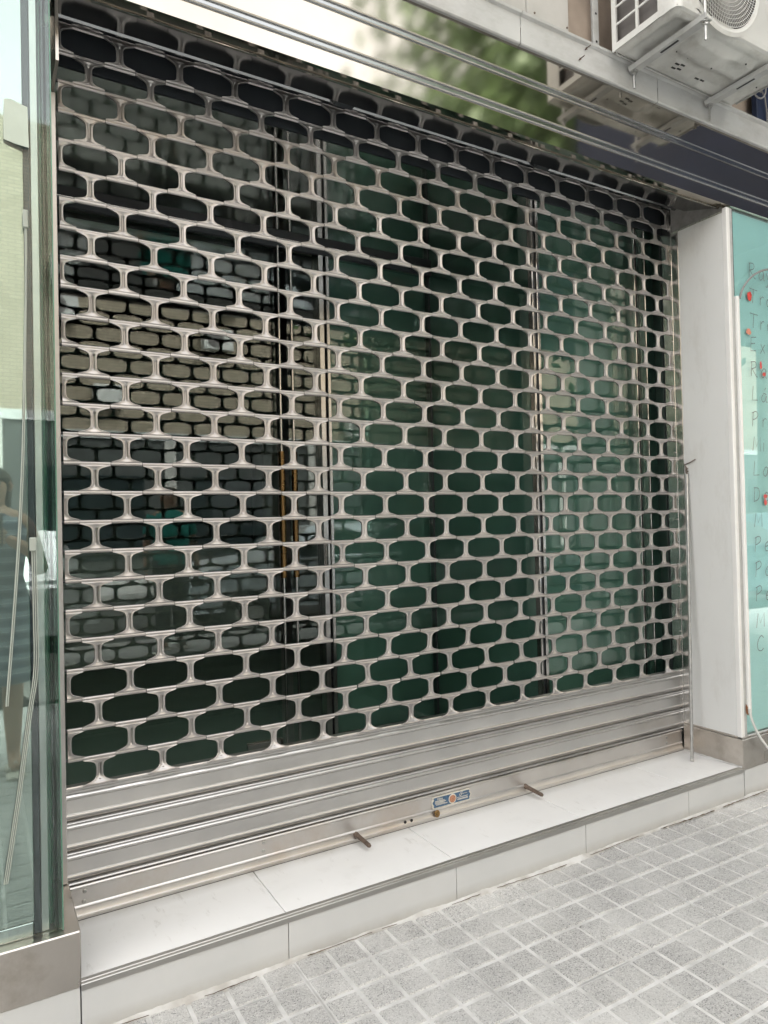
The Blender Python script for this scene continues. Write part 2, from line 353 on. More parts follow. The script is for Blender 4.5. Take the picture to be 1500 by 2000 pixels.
# ------------------------------------------------------------------ pavement
pav = tag(obj('pavement', MB().add([(-60,-3.9,-0.0085),(60,-3.9,-0.0085),(60,0.05,-0.0085),(-60,0.05,-0.0085)], [(0,1,2,3)]).mesh('pavement', M['joint'])), kind='structure')
def paving_tile_mesh(nx, ny, seed, sq=0.1033, g=0.0060):
    rnd = random.Random(seed); mb = MB()
    for i in range(nx):
        for j in range(ny):
            x0, x1 = i*sq+g, (i+1)*sq-g; y0, y1 = -(j+1)*sq+g, -j*sq-g
            zt = rnd.uniform(-0.0003, 0.0003); b = 0.0030
            jx = lambda: rnd.uniform(-0.0006, 0.0006)
            lo = [(x0+jx(), y0+jx(), -0.0046), (x1+jx(), y0+jx(), -0.0046), (x1+jx(), y1+jx(), -0.0046), (x0+jx(), y1+jx(), -0.0046)]
            hi = []
            for (x, y, z), (sx, sy) in zip(lo, ((1,1),(-1,1),(-1,-1),(1,-1))): hi.append((x+sx*b, y+sy*b, zt))
            mb.add(lo+hi, [(4,5,6,7),(0,1,5,4),(1,2,6,5),(2,3,7,6),(3,0,4,7)])
    j = 0.0006
    mb.add([(j,-j,-0.0040),(nx*sq-j,-j,-0.0040),(nx*sq-j,-ny*sq+j,-0.0040),(j,-ny*sq+j,-0.0040)], [(0,3,2,1)])
    me = mb.mesh('paving_tile', M['granite']); me.materials.append(M['groove']); me.polygons[len(me.polygons)-1].material_index = 1
    return me
TP = 0.4132
full = [paving_tile_mesh(4, 4, s) for s in range(4)]; thin = paving_tile_mesh(4, 1, 9)
tiles = []
for r_ in range(-1, 7):
    for c in range(-7, 13):
        off = 0.0 if r_ < 1 else (0.5*TP if r_ % 2 else 0.0)
        x = 1.303 + c*TP + off; y = -0.4300 - r_*TP if r_ >= 0 else -0.4300+TP
        tiles.append((x, y, r_))
seen = [t for t in tiles]
for (x, y, r_) in seen:
    me = thin if r_ == -1 else random.choice(full)
    o = obj('paving_tile', me, pav)
    y_ = -0.4300+0.1033 if r_ == -1 else y
    o.location = (x, y_, random.uniform(-0.0005, 0.0005)); o.rotation_euler = (random.uniform(-.001,.001), random.uniform(-.001,.001), random.uniform(-.002,.002))
# further pavement towards the road: real relief, joined
far = MB(); sq = 0.1033
for i in range(-120, 150):
    for j in range(33-28, 34):
        pass
# crumbling mortar where the riser meets the pavement
mb = MB(); n = 420; rnd = random.Random(3)
pts = []
xa, xb = -0.60, 3.3
import mathutils.noise as mn
for i in range(n+1):
    x = xa+(xb-xa)*i/n
    wdt = 0.004+0.022*max(0, mn.noise(Vector((x*2.3, 0, 0)))+0.30)+0.005*mn.noise(Vector((x*17, 3, 0)))+0.003*mn.noise(Vector((x*70, 3, 0)))
    if 1.05 < x < 1.75: wdt += 0.010
    h = 0.003+0.006*max(0, mn.noise(Vector((x*9, 7, 0)))+0.3)+0.003*mn.noise(Vector((x*60, 9, 0)))
    pts += [(x, YF+0.002, h+0.004), (x, YF-wdt*0.35, h), (x, YF-wdt*0.7+0.003*mn.noise(Vector((x*50, 1, 5))), h*0.6), (x, YF-wdt, -0.006)]
mb.add(pts, [(i*4+j, (i+1)*4+j, (i+1)*4+j+1, i*4+j+1) for i in range(n) for j in range(3)])
tag(part('mortar_strip', mb, 'mortar', None, 60), 'strip of crumbling pale mortar where the white step meets the paving', 'mortar', kind='stuff')
cr_ = MB(); x = -0.05
while x < 3.0:
    L_ = rnd.uniform(0.05, 0.32) if x < 1.9 else rnd.uniform(0.15, 0.45); m_ = max(4, int(L_/0.012)); row = []
    for i in range(m_+1):
        xx = x+L_*i/m_; yc = YF-0.010-0.018*max(0, mn.noise(Vector((xx*2.3, 0, 0)))+0.30)+0.004*mn.noise(Vector((xx*45, 2, 2)))
        ww = (0.0008+0.0030*abs(mn.noise(Vector((xx*33, 5, 0)))))*(1 if 0 < i < m_ else 0.2)*(1.9 if xx > 1.9 else 1.0)
        row += [(xx, yc-ww, 0.0062), (xx, yc, 0.0078), (xx, yc+ww, 0.0066)]
    cr_.add(row, [(3*i+j, 3*i+j+3, 3*i+j+4, 3*i+j+1) for i in range(m_) for j in range(2)])
    x += L_+rnd.uniform(0.02, 0.25)
tag(part('dirt_line', cr_, plain('dark_brown_dirt', (0.10, 0.075, 0.05), 0.95, 0, 0.4, 40), None), 'broken line of dark brown dirt caught along the foot of the step', 'dirt', kind='stuff')
# loose grit and little litter
mb = MB()
for i in range(260):
    x = rnd.uniform(-0.1, 3.0); y = YF-0.02-abs(rnd.gauss(0, 0.05)); s_ = rnd.uniform(0.0015, 0.005)
    v = [Vector((rnd.uniform(-1,1), rnd.uniform(-1,1), rnd.uniform(0,1)))*s_+Vector((x, y, 0.001)) for _ in range(4)]
    mb.add(v, [(0,1,2),(0,2,3),(0,3,1),(1,3,2)])
tag(part('grit', mb, 'mortar', None), 'loose grit and mortar crumbs lying along the foot of the step', 'grit', kind='stuff')

# road, kerb, far pavement
tag(obj('road', MB().add([(-80,-90,-0.13),(80,-90,-0.13),(80,-3.9,-0.13),(-80,-3.9,-0.13)], [(0,1,2,3)]).mesh('road', M['asphalt'])), kind='structure')
tag(obj('kerb', MB().bbox(-60,60,-4.06,-3.901,-0.2,-0.004,0.01).mesh('kerb', M['joint'])), kind='structure')
tag(obj('far_pavement', MB().bbox(-60,60,-16,-10.2,-0.2,-0.01,0.01).mesh('far_pavement', M['joint'])), kind='structure')

# ------------------------------------------------------------------ step
step = thing('step', None, None, kind='structure')
part('step_core', MB().box(XL+0.004, XR+0.01, YF+0.012, 1.95, -0.05, ZT-0.011), 'grout', step)
xj = [0.465+0.605*i for i in range(-1, 5)]
xs = [XL+0.002]+[x for x in xj if XL+0.03 < x < 2.55]+[2.668]
for a, b in zip(xs[:-1], xs[1:]):
    part('tread_tile', MB().bbox(a+0.0012, b-0.0012, YF+0.017, 0.10, ZT-0.010, ZT, 0.0012), 'tile', step)
    part('riser_tile', MB().bbox(a+0.0012, b-0.0012, YF, YF+0.0115, -0.03, ZT-0.021, 0.001), 'riser', step)
part('nosing_strip', MB().prof(XL+0.002, 2.668, [(YF+0.0168, ZT-0.012), (YF+0.0168, ZT+0.0012), (YF+0.004, ZT+0.0012), (YF+0.0025, ZT-0.0005), (YF+0.0025, ZT-0.0040), (YF-0.0010, ZT-0.0045), (YF-0.0025, ZT-0.006), (YF-0.0025, ZT-0.0205), (YF+0.010, ZT-0.0205)]), 'nose', step)

# ------------------------------------------------------------------ roller shutter
H = 0.088; P_ = 0.18447; Z0 = 0.5538
sh = thing('roller_shutter', 'closed stainless steel roller shutter with rounded brick pattern openings across the shop doorway', 'shutter', loc=(1.29, 0, ZT))
SL = Vector((-1.29, 0, -ZT))
def child_at(o, x, y, z): o.location = Vector((x, y, z))+SL
# outline: half width of the web against height, top half (d = distance below the hinge line / H)
prof_half = [(0.0, 0.0560), (0.12, 0.0560), (0.19, 0.059), (0.25, 0.067), (0.295, 0.081), (0.33, 0.105), (0.355, 0.135), (0.38, 0.172), (0.405, 0.212), (0.428, 0.247)]
RK = 0.0062
def link_mesh(name, shear=0.0, foot=False, half=0, groove=True):
    """one pressed link: web, flared shoulders, rolled knuckles top and bottom"""
    rows = []   # (z, y_face, half_width, groove_depth, lip)
    for u, wd in prof_half:
        rows.append((u*H, -0.0035 - (0.0025*max(0, (u-0.33)/0.075)), wd*P_, 1.0 if u < 0.26 else 0.0, 1.0))
    top = list(rows)
    arc = [(-50, 0.2475), (-20, 0.2475), (15, 0.2475), (50, 0.2475), (85, 0.2475), (125, 0.2475)]
    for a, wd in arc:
        top.append((H/2+RK*math.sin(R(a)), -RK*math.cos(R(a)), wd*P_, 0, 0.0))
    bot = [(-z, y, wd, g, l) for z, y, wd, g, l in rows[1:]]
    if foot:
        bot = [b_ for b_ in bot if b_[0] > -0.0115]+[(-0.0150, -0.0045, 0.066*P_, 0, 1), (-0.0190, -0.0065, 0.082*P_, 0, 1), (-0.0225, -0.0095, 0.110*P_, 0, 1), (-0.0255, -0.0120, 0.150*P_, 0, 1), (-0.0280, -0.0155, 0.205*P_, 0, 0.6), (-0.0300, -0.0175, 0.262*P_, 0, 0.3), (-0.0350, -0.0190, 0.268*P_, 0, 0), (-0.0366, -0.0150, 0.262*P_, 0, 0)]
    else:
        for a, wd in arc[:5]:
            bot.append((-H/2-RK*math.sin(R(a)), -RK*math.cos(R(a)), wd*P_, 0, 0.0))
    allr = list(reversed(bot))+top
    V = []; F = []; K = None
    for z, y, wd, g, l in allr:
        gd = (0.0052*g) if groove else 0.0
        gw = 0.0026 if g else min(0.0026, wd*0.2)
        # cross section from the middle outwards: groove, flat, raised rim, rolled-back edge
        e = 0.0036
        cs = [(0.0, y+gd), (gw, y+gd*0.9), (gw+0.0010, y), (max(gw+0.0025, wd-e*1.5), y), (wd-e*1.0, y-0.0009*l), (wd-e*0.45, y-0.0011*l), (wd-e*0.1, y-0.0006*l), (wd, y+0.0026*l), (wd-0.0004, y+0.0065*l)]
        full_ = [(-x, yy) for x, yy in reversed(cs[1:])]+cs
        if half: full_ = [c for c in full_ if c[0]*half >= -1e-9]
        K = len(full_)
        s_ = shear*(z/H)
        V += [(x+s_, yy, z) for x, yy in full_]
    for i in range(len(allr)-1):
        for j in range(K-1):
            a = i*K+j; F.append((a, a+1, a+K+1, a+K))
    mb = MB().add(V, F)
    if not foot or True:
        # small pressed dimple rivet
        zr = 0.027 if not foot else -0.0215
        yr = -0.0050 if not foot else -0.0098
        rr = 0.0011 if not foot else 0.0032
        for sgn in ((-1,) if not foot else (1,)):
            ring = [(rr*math.cos(t)+shear*(sgn*zr/H), yr+0.0008, sgn*zr+rr*math.sin(t)) for t in [k*math.pi/3 for k in range(6)]]
            mb.add(ring+[(shear*(sgn*zr/H), yr-0.0014, sgn*zr)], [(k, (k+1) % 6, 6) for k in range(6)])
    return mb.mesh(name, M['link'], 'all', fix=False)
LM = link_mesh('link'); LMa = link_mesh('link_leaning', 0.0075); LMb = link_mesh('link_leaning_back', -0.0075); LF = link_mesh('link_foot', foot=True)
LH = link_mesh('link_half', half=1); LHr = link_mesh('link_half_right', half=-1)
RZ = [0.0]*32
cand = []
for r_ in range(0, 29):
    for k in range(-1, 15):
        x = k*P_ if r_ % 2 == 0 else (k+0.5)*P_
        if x < XL-0.002 or x > XR+0.01: continue
        z = Z0+r_*H
        cand.append(((Vector((x, 0, z))-CAM).length + (3 if r_ > 26 else 0), r_, k, x, z))
cand.sort()
def link_data(r_, k, x):
    me = LF if r_ == 0 else LM
    if r_ == 3 and x > 0.75: me = LMa
    if r_ == 2 and x > 0.85: me = LMb
    if r_ % 2 and k == -1: me = LH; 
    if r_ % 2 and x > 2.6: me = LHr
    return me
rest = MB(); jig = random.Random(11)
for n_, (d, r_, k, x, z) in enumerate(cand):
    me = link_data(r_, k, x)
    xo = x + (0.006 if me is LH else 0) + jig.uniform(-.0006, .0006)
    if me is LHr: xo = XR-0.001
    dx = 0.0075*0.5 if (r_ in (2, 3) and x > 0.75) else 0.0
    tilt = jig.uniform(-1.6, 1.6); yaw = jig.uniform(-1.0, 1.0)
    if n_ < 300:
        o = obj('link', me, sh); child_at(o, xo, 0, z); o.rotation_euler = (R(tilt), 0, R(yaw))
    else:
        mat = Matrix.Translation((xo, 0, z)) @ Matrix.Rotation(R(tilt), 4, 'X')
        rest.add([mat @ v.co for v in me.vertices], [tuple(p.vertices) for p in me.polygons])
o = obj('upper_links', rest.mesh('upper_links', M['link'], 'all', fix=False), sh); o.location = SL; o['kind'] = 'stuff'
# hinge rods
for r_ in range(1, 30):
    z = Z0+(r_-0.5)*H
    rod = MB().tube([(XL, 0, z), (XR, 0, z)], 0.0042, 6)
    o = part('hinge_rod', rod, 'rubber', sh); o.location = SL
# three solid slats
def slat_profile(zt, ph):
    return [(0.004, zt), (-0.004, zt+0.001), (-0.0095, zt-0.003), (-0.0115, zt-0.0065), (-0.0100, zt-0.0100), (-0.0055, zt-0.0118), (-0.0055, zt-0.0145),
            (-0.0085, zt-0.0155), (-0.0085, zt-0.054), (-0.0090, zt-0.0555), (-0.0125, zt-0.0575), (-0.0138, zt-0.0605), (-0.0125, zt-0.0640), (-0.0085, zt-0.0670), (-0.0030, zt-0.0730), (0.0050, zt-0.0748),
            (0.0050, zt-0.0782), (-0.0035, zt-0.0790), (-0.0100, zt-0.0810), (-0.0125, zt-0.0835), (-0.0110, zt-0.0865), (-0.003, zt-0.0876), (0.004, zt-0.0878)]
for i in range(3):
    zt = 0.500-0.088*i
    o = part('slat', MB().prof(XL, XR, slat_profile(zt, 0), n=12), 'slat', sh, 28); o.location = SL
o = part('top_rail', MB().prof(XL, XR, [(0.010, 0.5245), (-0.004, 0.5245), (-0.010, 0.5225), (-0.0115, 0.519), (-0.0100, 0.5155), (-0.0060, 0.5135), (-0.0060, 0.5105), (-0.0090, 0.5085), (-0.0090, 0.5025), (0.002, 0.5018)], n=4), 'slat', sh, 28); o.location = SL
brp = [(0.004, 0.2360), (-0.0060, 0.2350), (-0.0135, 0.2325), (-0.0160, 0.2290), (-0.0150, 0.2250), (-0.0115, 0.2225), (-0.0110, 0.2205), (-0.0110, 0.1745), (-0.0130, 0.1725),
       (-0.0160, 0.1705), (-0.0165, 0.1680), (-0.0140, 0.1655), (-0.0145, 0.1600), (-0.0175, 0.1520), (-0.0185, 0.1500), (-0.0215, 0.1480), (-0.0225, 0.1455), (-0.0225, 0.1375), (0.004, 0.1372)]
br = part('bottom_rail', MB().prof(XL+0.006, XR-0.01, brp, n=12), 'bottom', sh, 28); br.location = SL
o = part('bottom_shadow_strip', MB().box(XL+0.006, XR-0.01, -0.0235, 0.0, ZT+0.0003, 0.1371), 'dark', sh); o.location = SL  # thin black strip standing in for the shadow under the bottom rail
def rivet(x, z, y=-0.0112, r=0.0065, parent=br):
    mb = MB()
    for rr, yy in ((r, 0.0004), (r*0.93, -0.0012), (r*0.6, -0.0022), (r*0.55, -0.0008), (r*0.3, -0.0008), (r*0.25, -0.0016), (0.0001, -0.0018)):
        mb.v += [(x+rr*math.cos(t), y+yy, z+rr*math.sin(t)) for t in [k*math.pi/6 for k in range(12)]]
    for i in range(6):
        for k in range(12): mb.f.append((i*12+k, i*12+(k+1) % 12, (i+1)*12+(k+1) % 12, (i+1)*12+k))
    o = part('rivet', mb, 'bolt', parent, 40); return o
for x, z in ((-0.047, 0.212), (-0.050, 0.183), (0.508, 0.216), (0.507, 0.189), (2.55, 0.212), (2.55, 0.186)): rivet(x, z)
for x in (1.061, 1.089):
    mb = MB().tube([(x, -0.0165, 0.157), (x, -0.0178, 0.157)], 0.0058, 10); part('screw_hole', mb, 'dark', br)
def lock_bolt(x, z, dy, dz, r=0.0085):
    o = part('locking_bolt', MB().tube([(x, -0.010, z), (x+0.002, -0.030, z-0.002), (x+0.004, -dy, z-dz)], [r*1.25, r, r*0.92], 12), 'rusty', br, 40)
    part('bolt_tip', MB().tube([(x+0.004, -dy+0.001, z-dz), (x+0.0042, -dy-0.006, z-dz-0.0003)], [r*0.75, r*0.7], 10), 'rusty', o, 40)
lock_bolt(0.853, 0.162, 0.105, 0.006); lock_bolt(1.654, 0.166, 0.105, 0.006)
# lock eye under the plaque
mb = MB().tube([(1.200+0.0085*math.cos(t), -0.026, 0.160+0.011*math.sin(t)) for t in [k*math.pi/8 for k in range(17)]], 0.0035, 8)
part('lock_eye', mb, M['brass'], br, 60)
part('lock_barrel', MB().tube([(1.200, -0.014, 0.160), (1.200, -0.028, 0.160)], 0.0062, 10), 'brass', br, 40)
# maker's plaque
pl0, pl1, pz0, pz1 = 1.186, 1.369, 0.1725, 0.2205
def plaque_outline(m_, sc=0.010):
    pts_ = []; zc = (pz0+pz1)/2; hz = (pz1-pz0)/2-m_
    for s_, x in ((1, pl1-m_), (-1, pl0+m_)):
        row = [(x-s_*0.004, -hz), (x, -hz*0.80), (x-s_*sc*0.35, -hz*0.55), (x+s_*0.001, -hz*0.3), (x+s_*0.004, 0), (x+s_*0.001, hz*0.3), (x-s_*sc*0.35, hz*0.55), (x, hz*0.80), (x-s_*0.004, hz)]
        if s_ < 0: row = row[::-1]
        pts_ += [(a, zc+b) for a, b in row]
    return pts_
def plate(out, y0, y1, mat, name, parent):
    L = len(out); mb = MB()
    mb.add([(a, y0, b) for a, b in out]+[(a, y1, b) for a, b in out], [tuple(range(L)), tuple(range(L, 2*L))[::-1]]+[(i, (i+1) % L, L+(i+1) % L, L+i) for i in range(L)])
    return part(name, mb, mat, parent)
pq = plate(plaque_outline(0), -0.0140, -0.0112, 'cream', 'maker_plaque', br); pq['label'] = 'small blue plaque with scalloped ends and a round copper emblem'
plate(plaque_outline(0.0055), -0.0146, -0.0139, 'plaque', 'blue_field', pq)
cxp, czp = 1.2805, 0.1962
plate([(cxp+0.0185*math.cos(t), czp+0.0185*math.sin(t)) for t in [k*math.pi/12 for k in range(24)]], -0.0152, -0.0145, 'cream', 'emblem_ring', pq)
plate([(cxp+0.0145*math.cos(t), czp+0.0145*math.sin(t)) for t in [k*math.pi/12 for k in range(24)]], -0.0158, -0.0151, 'copper', 'emblem', pq)
def text_mesh(txt, size, mat, name, parent, x, y, z, shear=0.0, rot=0.0):
    cu = bpy.data.curves.new('lettering', 'FONT'); cu.body = txt; cu.size = size; cu.extrude = 0.0002; cu.shear = shear; cu.offset = 0.00008
    to = bpy.data.objects.new('tmp', cu); COL.objects.link(to)
    dg = bpy.context.evaluated_depsgraph_get(); me = bpy.data.meshes.new_from_object(to.evaluated_get(dg)); bpy.data.objects.remove(to)
    me.materials.clear(); me.materials.append(M[mat])
    me.transform(Matrix.Translation((x, y, z)) @ Matrix.Rotation(R(90), 4, 'X') @ Matrix.Rotation(rot, 4, 'Z'))
    o = obj(name, me, parent); return o
text_mesh('Hijos', 0.0125, 'cream', 'lettering', pq, 1.208, -0.0151, 0.2050)
for i, (xx, t_) in enumerate(((1.2, 'de'), (1.198, 'S'), (1.2, 'e'), (1.204, 'r'))):
    mb = MB()
    for q_ in range(11 if i % 2 else 9):
        mb.box(xx+0.0048*q_, xx+0.0048*q_+0.0034, -0.0151, -0.0146, 0.1995-0.0046*i, 0.2030-0.0046*i)
    part('small_print', mb, 'cream', pq)
text_mesh('G', 0.020, 'cream', 'lettering', pq, 1.310, -0.0151, 0.2000, 0.6)
mb = MB().tube([(1.323+0.0022*i, -0.0151, 0.2062+0.0018*math.sin(i*2.2)) for i in range(14)], 0.0007, 5); part('script_line', mb, 'cream', pq)
for i in range(2):
    mb = MB()
    for q_ in range(10): mb.box(1.304+0.0051*q_, 1.304+0.0051*q_+0.0037, -0.0151, -0.0146, 0.1935-0.0085*i, (0.1965 if i == 0 else 0.1990)-0.0085*i)
    part('small_print', mb, 'cream', pq)
# guide rails
for x0, x1 in ((XL-0.030, XL), (XR, XR+0.03)):
    o = part('guide_rail', MB().bbox(x0, x1, -0.022, 0.035, ZT, 2.80, 0.002), 'frame', sh); o.location = SL
for i in range(20):   # guide clip heads on the right rail
    o = part('guide_clip', MB().bbox(XR-0.008, XR-0.001, -0.018, -0.010, 0.60+0.11*i, 0.606+0.11*i, 0.001), 'bolt', sh); o.location = SL

# ------------------------------------------------------------------ header over the opening
ZC = 2.697
hd = thing('shop_header', 'polished stainless steel fascia with two horizontal ridges above the roller shutter', 'fascia', loc=(1.3, YF, ZC))
HL = Vector((-1.3, -YF, -ZC))
def hpart(name, mb, mat, smooth=False):
    o = part(name, mb, mat, hd, smooth); o.location = HL; return o
XA, XB = -1.8, 3.22
def ridge(zr):
    y = YF
    return [(y, zr-0.017), (y-0.0055, zr-0.0145), (y-0.0065, zr-0.011), (y-0.0035, zr-0.0075), (y-0.0035, zr+0.003), (y-0.0085, zr+0.0055), (y-0.0095, zr+0.0095), (y-0.006, zr+0.0125), (y, zr+0.0145)]
y = YF
hpart('lower_panel', MB().prof(XA, XB, [(y+0.012, ZC), (y, ZC+0.0015), (y, 2.753)], n=6), 'mirror')
hpart('ridge', MB().prof(XA, XB, ridge(2.770), n=2), 'ridge', 30)
hpart('middle_panel', MB().prof(XA, XB, [(y, 2.7845), (y, 2.888)], n=6), 'mirror')
hpart('ridge', MB().prof(XA, XB, ridge(2.905), n=2), 'ridge', 30)
hpart('upper_panel', MB().prof(XA, XB, [(y, 2.9195), (y, 3.10)], n=6), 'mirror')
# lip and soffit
hpart('soffit_lip', MB().prof(XL-0.02, XR+0.02, [(y+0.012, ZC), (y+0.030, ZC+0.0005), (y+0.031, ZC+0.006), (y+0.044, ZC+0.006), (y+0.046, ZC+0.001), (y+0.052, ZC+0.001), (y+0.053, ZC+0.008)], n=2), 'mirror')
hpart('soffit', MB().prof(XL-0.02, XR+0.02, [(y+0.053, ZC+0.008), (-0.100, ZC+0.062), (-0.098, ZC+0.105), (-0.066, ZC+0.105)], n=4), 'soffit')
hpart('roller_bar', MB().tube([(XL, -0.078, ZC+0.100), (XR, -0.078, ZC+0.092)], 0.013, 12), 'rubber', 40)
hpart('slot_lip', MB().prof(XL, XR, [(-0.060, ZC+0.140), (-0.058, ZC+0.090), (-0.053, ZC+0.084), (-0.047, ZC+0.084), (-0.043, ZC+0.089), (-0.043, ZC+0.140)], n=2), 'ridge', 30)
hpart('shutter_box', MB().box(XL-0.06, XR+0.08, -0.033, 0.34, 2.99, 3.02), 'dark')
hpart('box_back', MB().box(XL-0.06, XR+0.08, 0.045, 0.055, 2.700, 2.985), 'rubber')
hpart('vestibule_ceiling', MB().box(XL-0.03, XR+0.088, 0.056, 0.950, 2.700, 2.712), 'innerceiling')
for x in (0.80, 1.74):
    hpart('slot_bracket', MB().bbox(x, x+0.075, -0.105, -0.062, ZC+0.070, ZC+0.088, 0.003), 'rubber')
# end jambs beside the slot
hpart('end_plate', MB().box(XL-0.012, XL-0.004, -0.20, -0.024, 2.56, ZC+0.12), 'base')

# grey beam above the fascia
bm_ = thing('beam', 'dusty white sheet metal beam running above the steel fascia', 'beam', loc=(1.5, -0.34, 3.03))
for a, b in ((-1.8, 0.62), (0.6225, 1.435), (1.4375, 2.19), (2.1925, 3.18), (3.1825, 4.6)):
    o = part('beam_panel', MB().prof(a, b, [(YF+0.03, 3.026), (-0.337, 3.026), (-0.341, 3.030), (-0.341, 3.128), (-0.352, 3.133), (-0.354, 3.141), (-0.348, 3.147), (-0.330, 3.149), (-0.20, 3.152)], n=1), 'beam', bm_, 40); o.location = (-1.5, 0.34, -3.03)
for x, z in ((1.768, 3.112), (1.733, 3.060)):
    o = part('screw', MB().tube([(x, -0.338, z), (x+0.0, -0.3475, z), (x-0.0, -0.348, z)], [0.0022, 0.0022, 0.0056], 8).tube([(x-0.001, -0.348, z), (x-0.010, -0.378, z-0.008)], 0.0018, 6), 'rusty', bm_); o.location = (-1.5, 0.34, -3.03)

# wall above the beam
uw = thing('upper_wall', 'wall of seamed grey metal sheets above the dusty beam, stained brown beside the air conditioner', 'wall', loc=(1.5, -0.25, 3.15))
UL = (-1.5, 0.25, -3.15)
for a, b, mt in ((-1.8, 0.9, 'wallsheet'), (0.903, 1.26, 'wallsheet'), (1.263, 1.52, 'wallsheet'), (1.523, 1.742, 'wallsheet'), (1.745, 2.75, 'brownsheet'), (2.753, 4.6, 'brownsheet')):
    o = part('wall_sheet', MB().bbox(a, b, -0.285 if mt == 'wallsheet' else -0.262, -0.24, 3.13, 4.6, 0.004), mt, uw); o.location = UL
for x in (0.90, 1.27, 1.53, 1.70):
    o = part('rivet', MB().tube([(x+0.03, -0.284, 3.22), (x+0.03, -0.288, 3.22)], 0.004, 8), 'rusty', uw); o.location = UL

# ------------------------------------------------------------------ air conditioner
AX0, AX1, AY0, AY1, AZ = 1.893, 2.665, -0.665, -0.365, 3.118
ac = thing('air_conditioner', 'cream outdoor air conditioner unit hanging above the beam, seen from below', 'air conditioner', loc=((AX0+AX1)/2, -0.5, AZ))
AL = Vector((-(AX0+AX1)/2, 0.5, -AZ)); AH = 0.56
def apart(name, mb, mat, smooth=False, parent=None):
    o = part(name, mb, mat, parent or ac, smooth); o.location = AL if parent is None else (0, 0, 0); return o
def rounded(x0, x1, y0, y1, r, n=5):
    out = []
    for cx_, cy_, a0 in ((x1-r, y1-r, 0), (x0+r, y1-r, 90), (x0+r, y0+r, 180), (x1-r, y0+r, 270)):
        out += [(cx_+r*math.cos(R(a0+90*i/n)), cy_+r*math.sin(R(a0+90*i/n))) for i in range(n+1)]
    return out
# front casing (wraps the corner), with a round fan opening
FX, FZ, FR = 2.155, AZ+0.240, 0.225
mb = MB(); yf = AY0
N_ = 48; ring = [(FX+FR*math.cos(2*math.pi*k/N_), yf, FZ+FR*math.sin(2*math.pi*k/N_)) for k in range(N_)]
ring2 = [(FX+(FR+0.016)*math.cos(2*math.pi*k/N_), yf-0.0045, FZ+(FR+0.016)*math.sin(2*math.pi*k/N_)) for k in range(N_)]
ring3 = [(FX+(FR+0.030)*math.cos(2*math.pi*k/N_), yf, FZ+(FR+0.030)*math.sin(2*math.pi*k/N_)) for k in range(N_)]
fx0, fx1, fz0, fz1 = AX0+0.028, AX1-0.028, AZ+0.028, AZ+AH-0.004
def toedge(k):
    a = 2*math.pi*k/N_; c, s_ = math.cos(a), math.sin(a)
    t = min([((fx1 if c > 0 else fx0)-FX)/c if abs(c) > 1e-6 else 1e9, ((fz1 if s_ > 0 else fz0)-FZ)/s_ if abs(s_) > 1e-6 else 1e9])
    return (FX+c*t, yf, FZ+s_*t)
edge = [toedge(k) for k in range(N_)]
mb.add(ring+ring2+ring3+edge, [(i*N_+k, i*N_+(k+1) % N_, (i+1)*N_+(k+1) % N_, (i+1)*N_+k) for i in range(3) for k in range(N_)])
for xx, zz in ((fx0, fz0), (fx1, fz0), (fx0, fz1), (fx1, fz1)):
    best = sorted(range(N_), key=lambda k: (edge[k][0]-xx)**2+(edge[k][2]-zz)**2)[:2]
    mb.add([edge[best[0]], edge[best[1]], (xx, yf, zz)], [(0, 1, 2)])
# borders curving back
mb.prof(fx0, fx1, [(yf, fz0), (yf+0.003, AZ+0.012), (yf+0.012, AZ+0.006), (yf+0.03, AZ+0.004)])
cor = [(fx0, yf)]+[(AX0+0.028-0.028*math.sin(R(a)), yf+0.028-0.028*math.cos(R(a))) for a in (22, 45, 67, 90)]+[(AX0, yf+0.075)]
L = len(cor); mb.add([(x, y_, fz0-0.022) for x, y_ in cor]+[(x, y_, AZ+AH) for x, y_ in cor], [(i, i+1, L+i+1, L+i) for i in range(L-1)])
cor = [(fx1, yf)]+[(AX1-0.028+0.028*math.sin(R(a)), yf+0.028-0.028*math.cos(R(a))) for a in (22, 45, 67, 90)]+[(AX1, yf+0.28)]
mb.add([(x, y_, fz0-0.022) for x, y_ in cor]+[(x, y_, AZ+AH) for x, y_ in cor], [(i, i+1, L+i+1, L+i) for i in range(L-1)])
mb.prof(AX0+0.01, AX1-0.01, [(yf+0.01, AZ+AH-0.001), (AY1, AZ+AH)])
apart('front_casing', mb, 'ac', 30)
# two pressed vertical ribs on the right of the front
for x in (2.505, 2.53):
    apart('pressed_rib', MB().bbox(x, x+0.012, yf-0.006, yf+0.001, AZ+0.07, AZ+0.5, 0.004), 'ac', 30)
# fan guard
fg = MB()
for i in range(14):
    rr = 0.030+i*(FR-0.034)/13
    fg.tube([(FX+rr*math.cos(t), yf-0.010+0.006*(rr/FR)**2, FZ+rr*math.sin(t)) for t in [2*math.pi*k/40 for k in range(41)]], 0.0011, 4, False)
for k in range(108):
    a = 2*math.pi*k/108; pth = []
    for i in range(7):
        rr = 0.03+(FR-0.032)*i/6; aa = a+0.35*(i/6)**1.2
        pth.append((FX+rr*math.cos(aa), yf-0.008+0.006*(rr/FR)**2, FZ+rr*math.sin(aa)))
    fg.tube(pth, 0.0013, 3, False)
apart('fan_guard', fg, 'ac')
apart('guard_hub', MB().tube([(FX, yf-0.012, FZ), (FX, yf-0.004, FZ)], [0.030, 0.034], 24), 'ac', 30)
apart('fan_well', MB().tube([(FX, yf+0.003, FZ), (FX, yf+0.11, FZ)], [FR+0.004, FR*0.98], 40, False).tube([(FX, yf+0.108, FZ), (FX, yf+0.112, FZ)], FR, 40), 'fin', 40)
fb = MB()
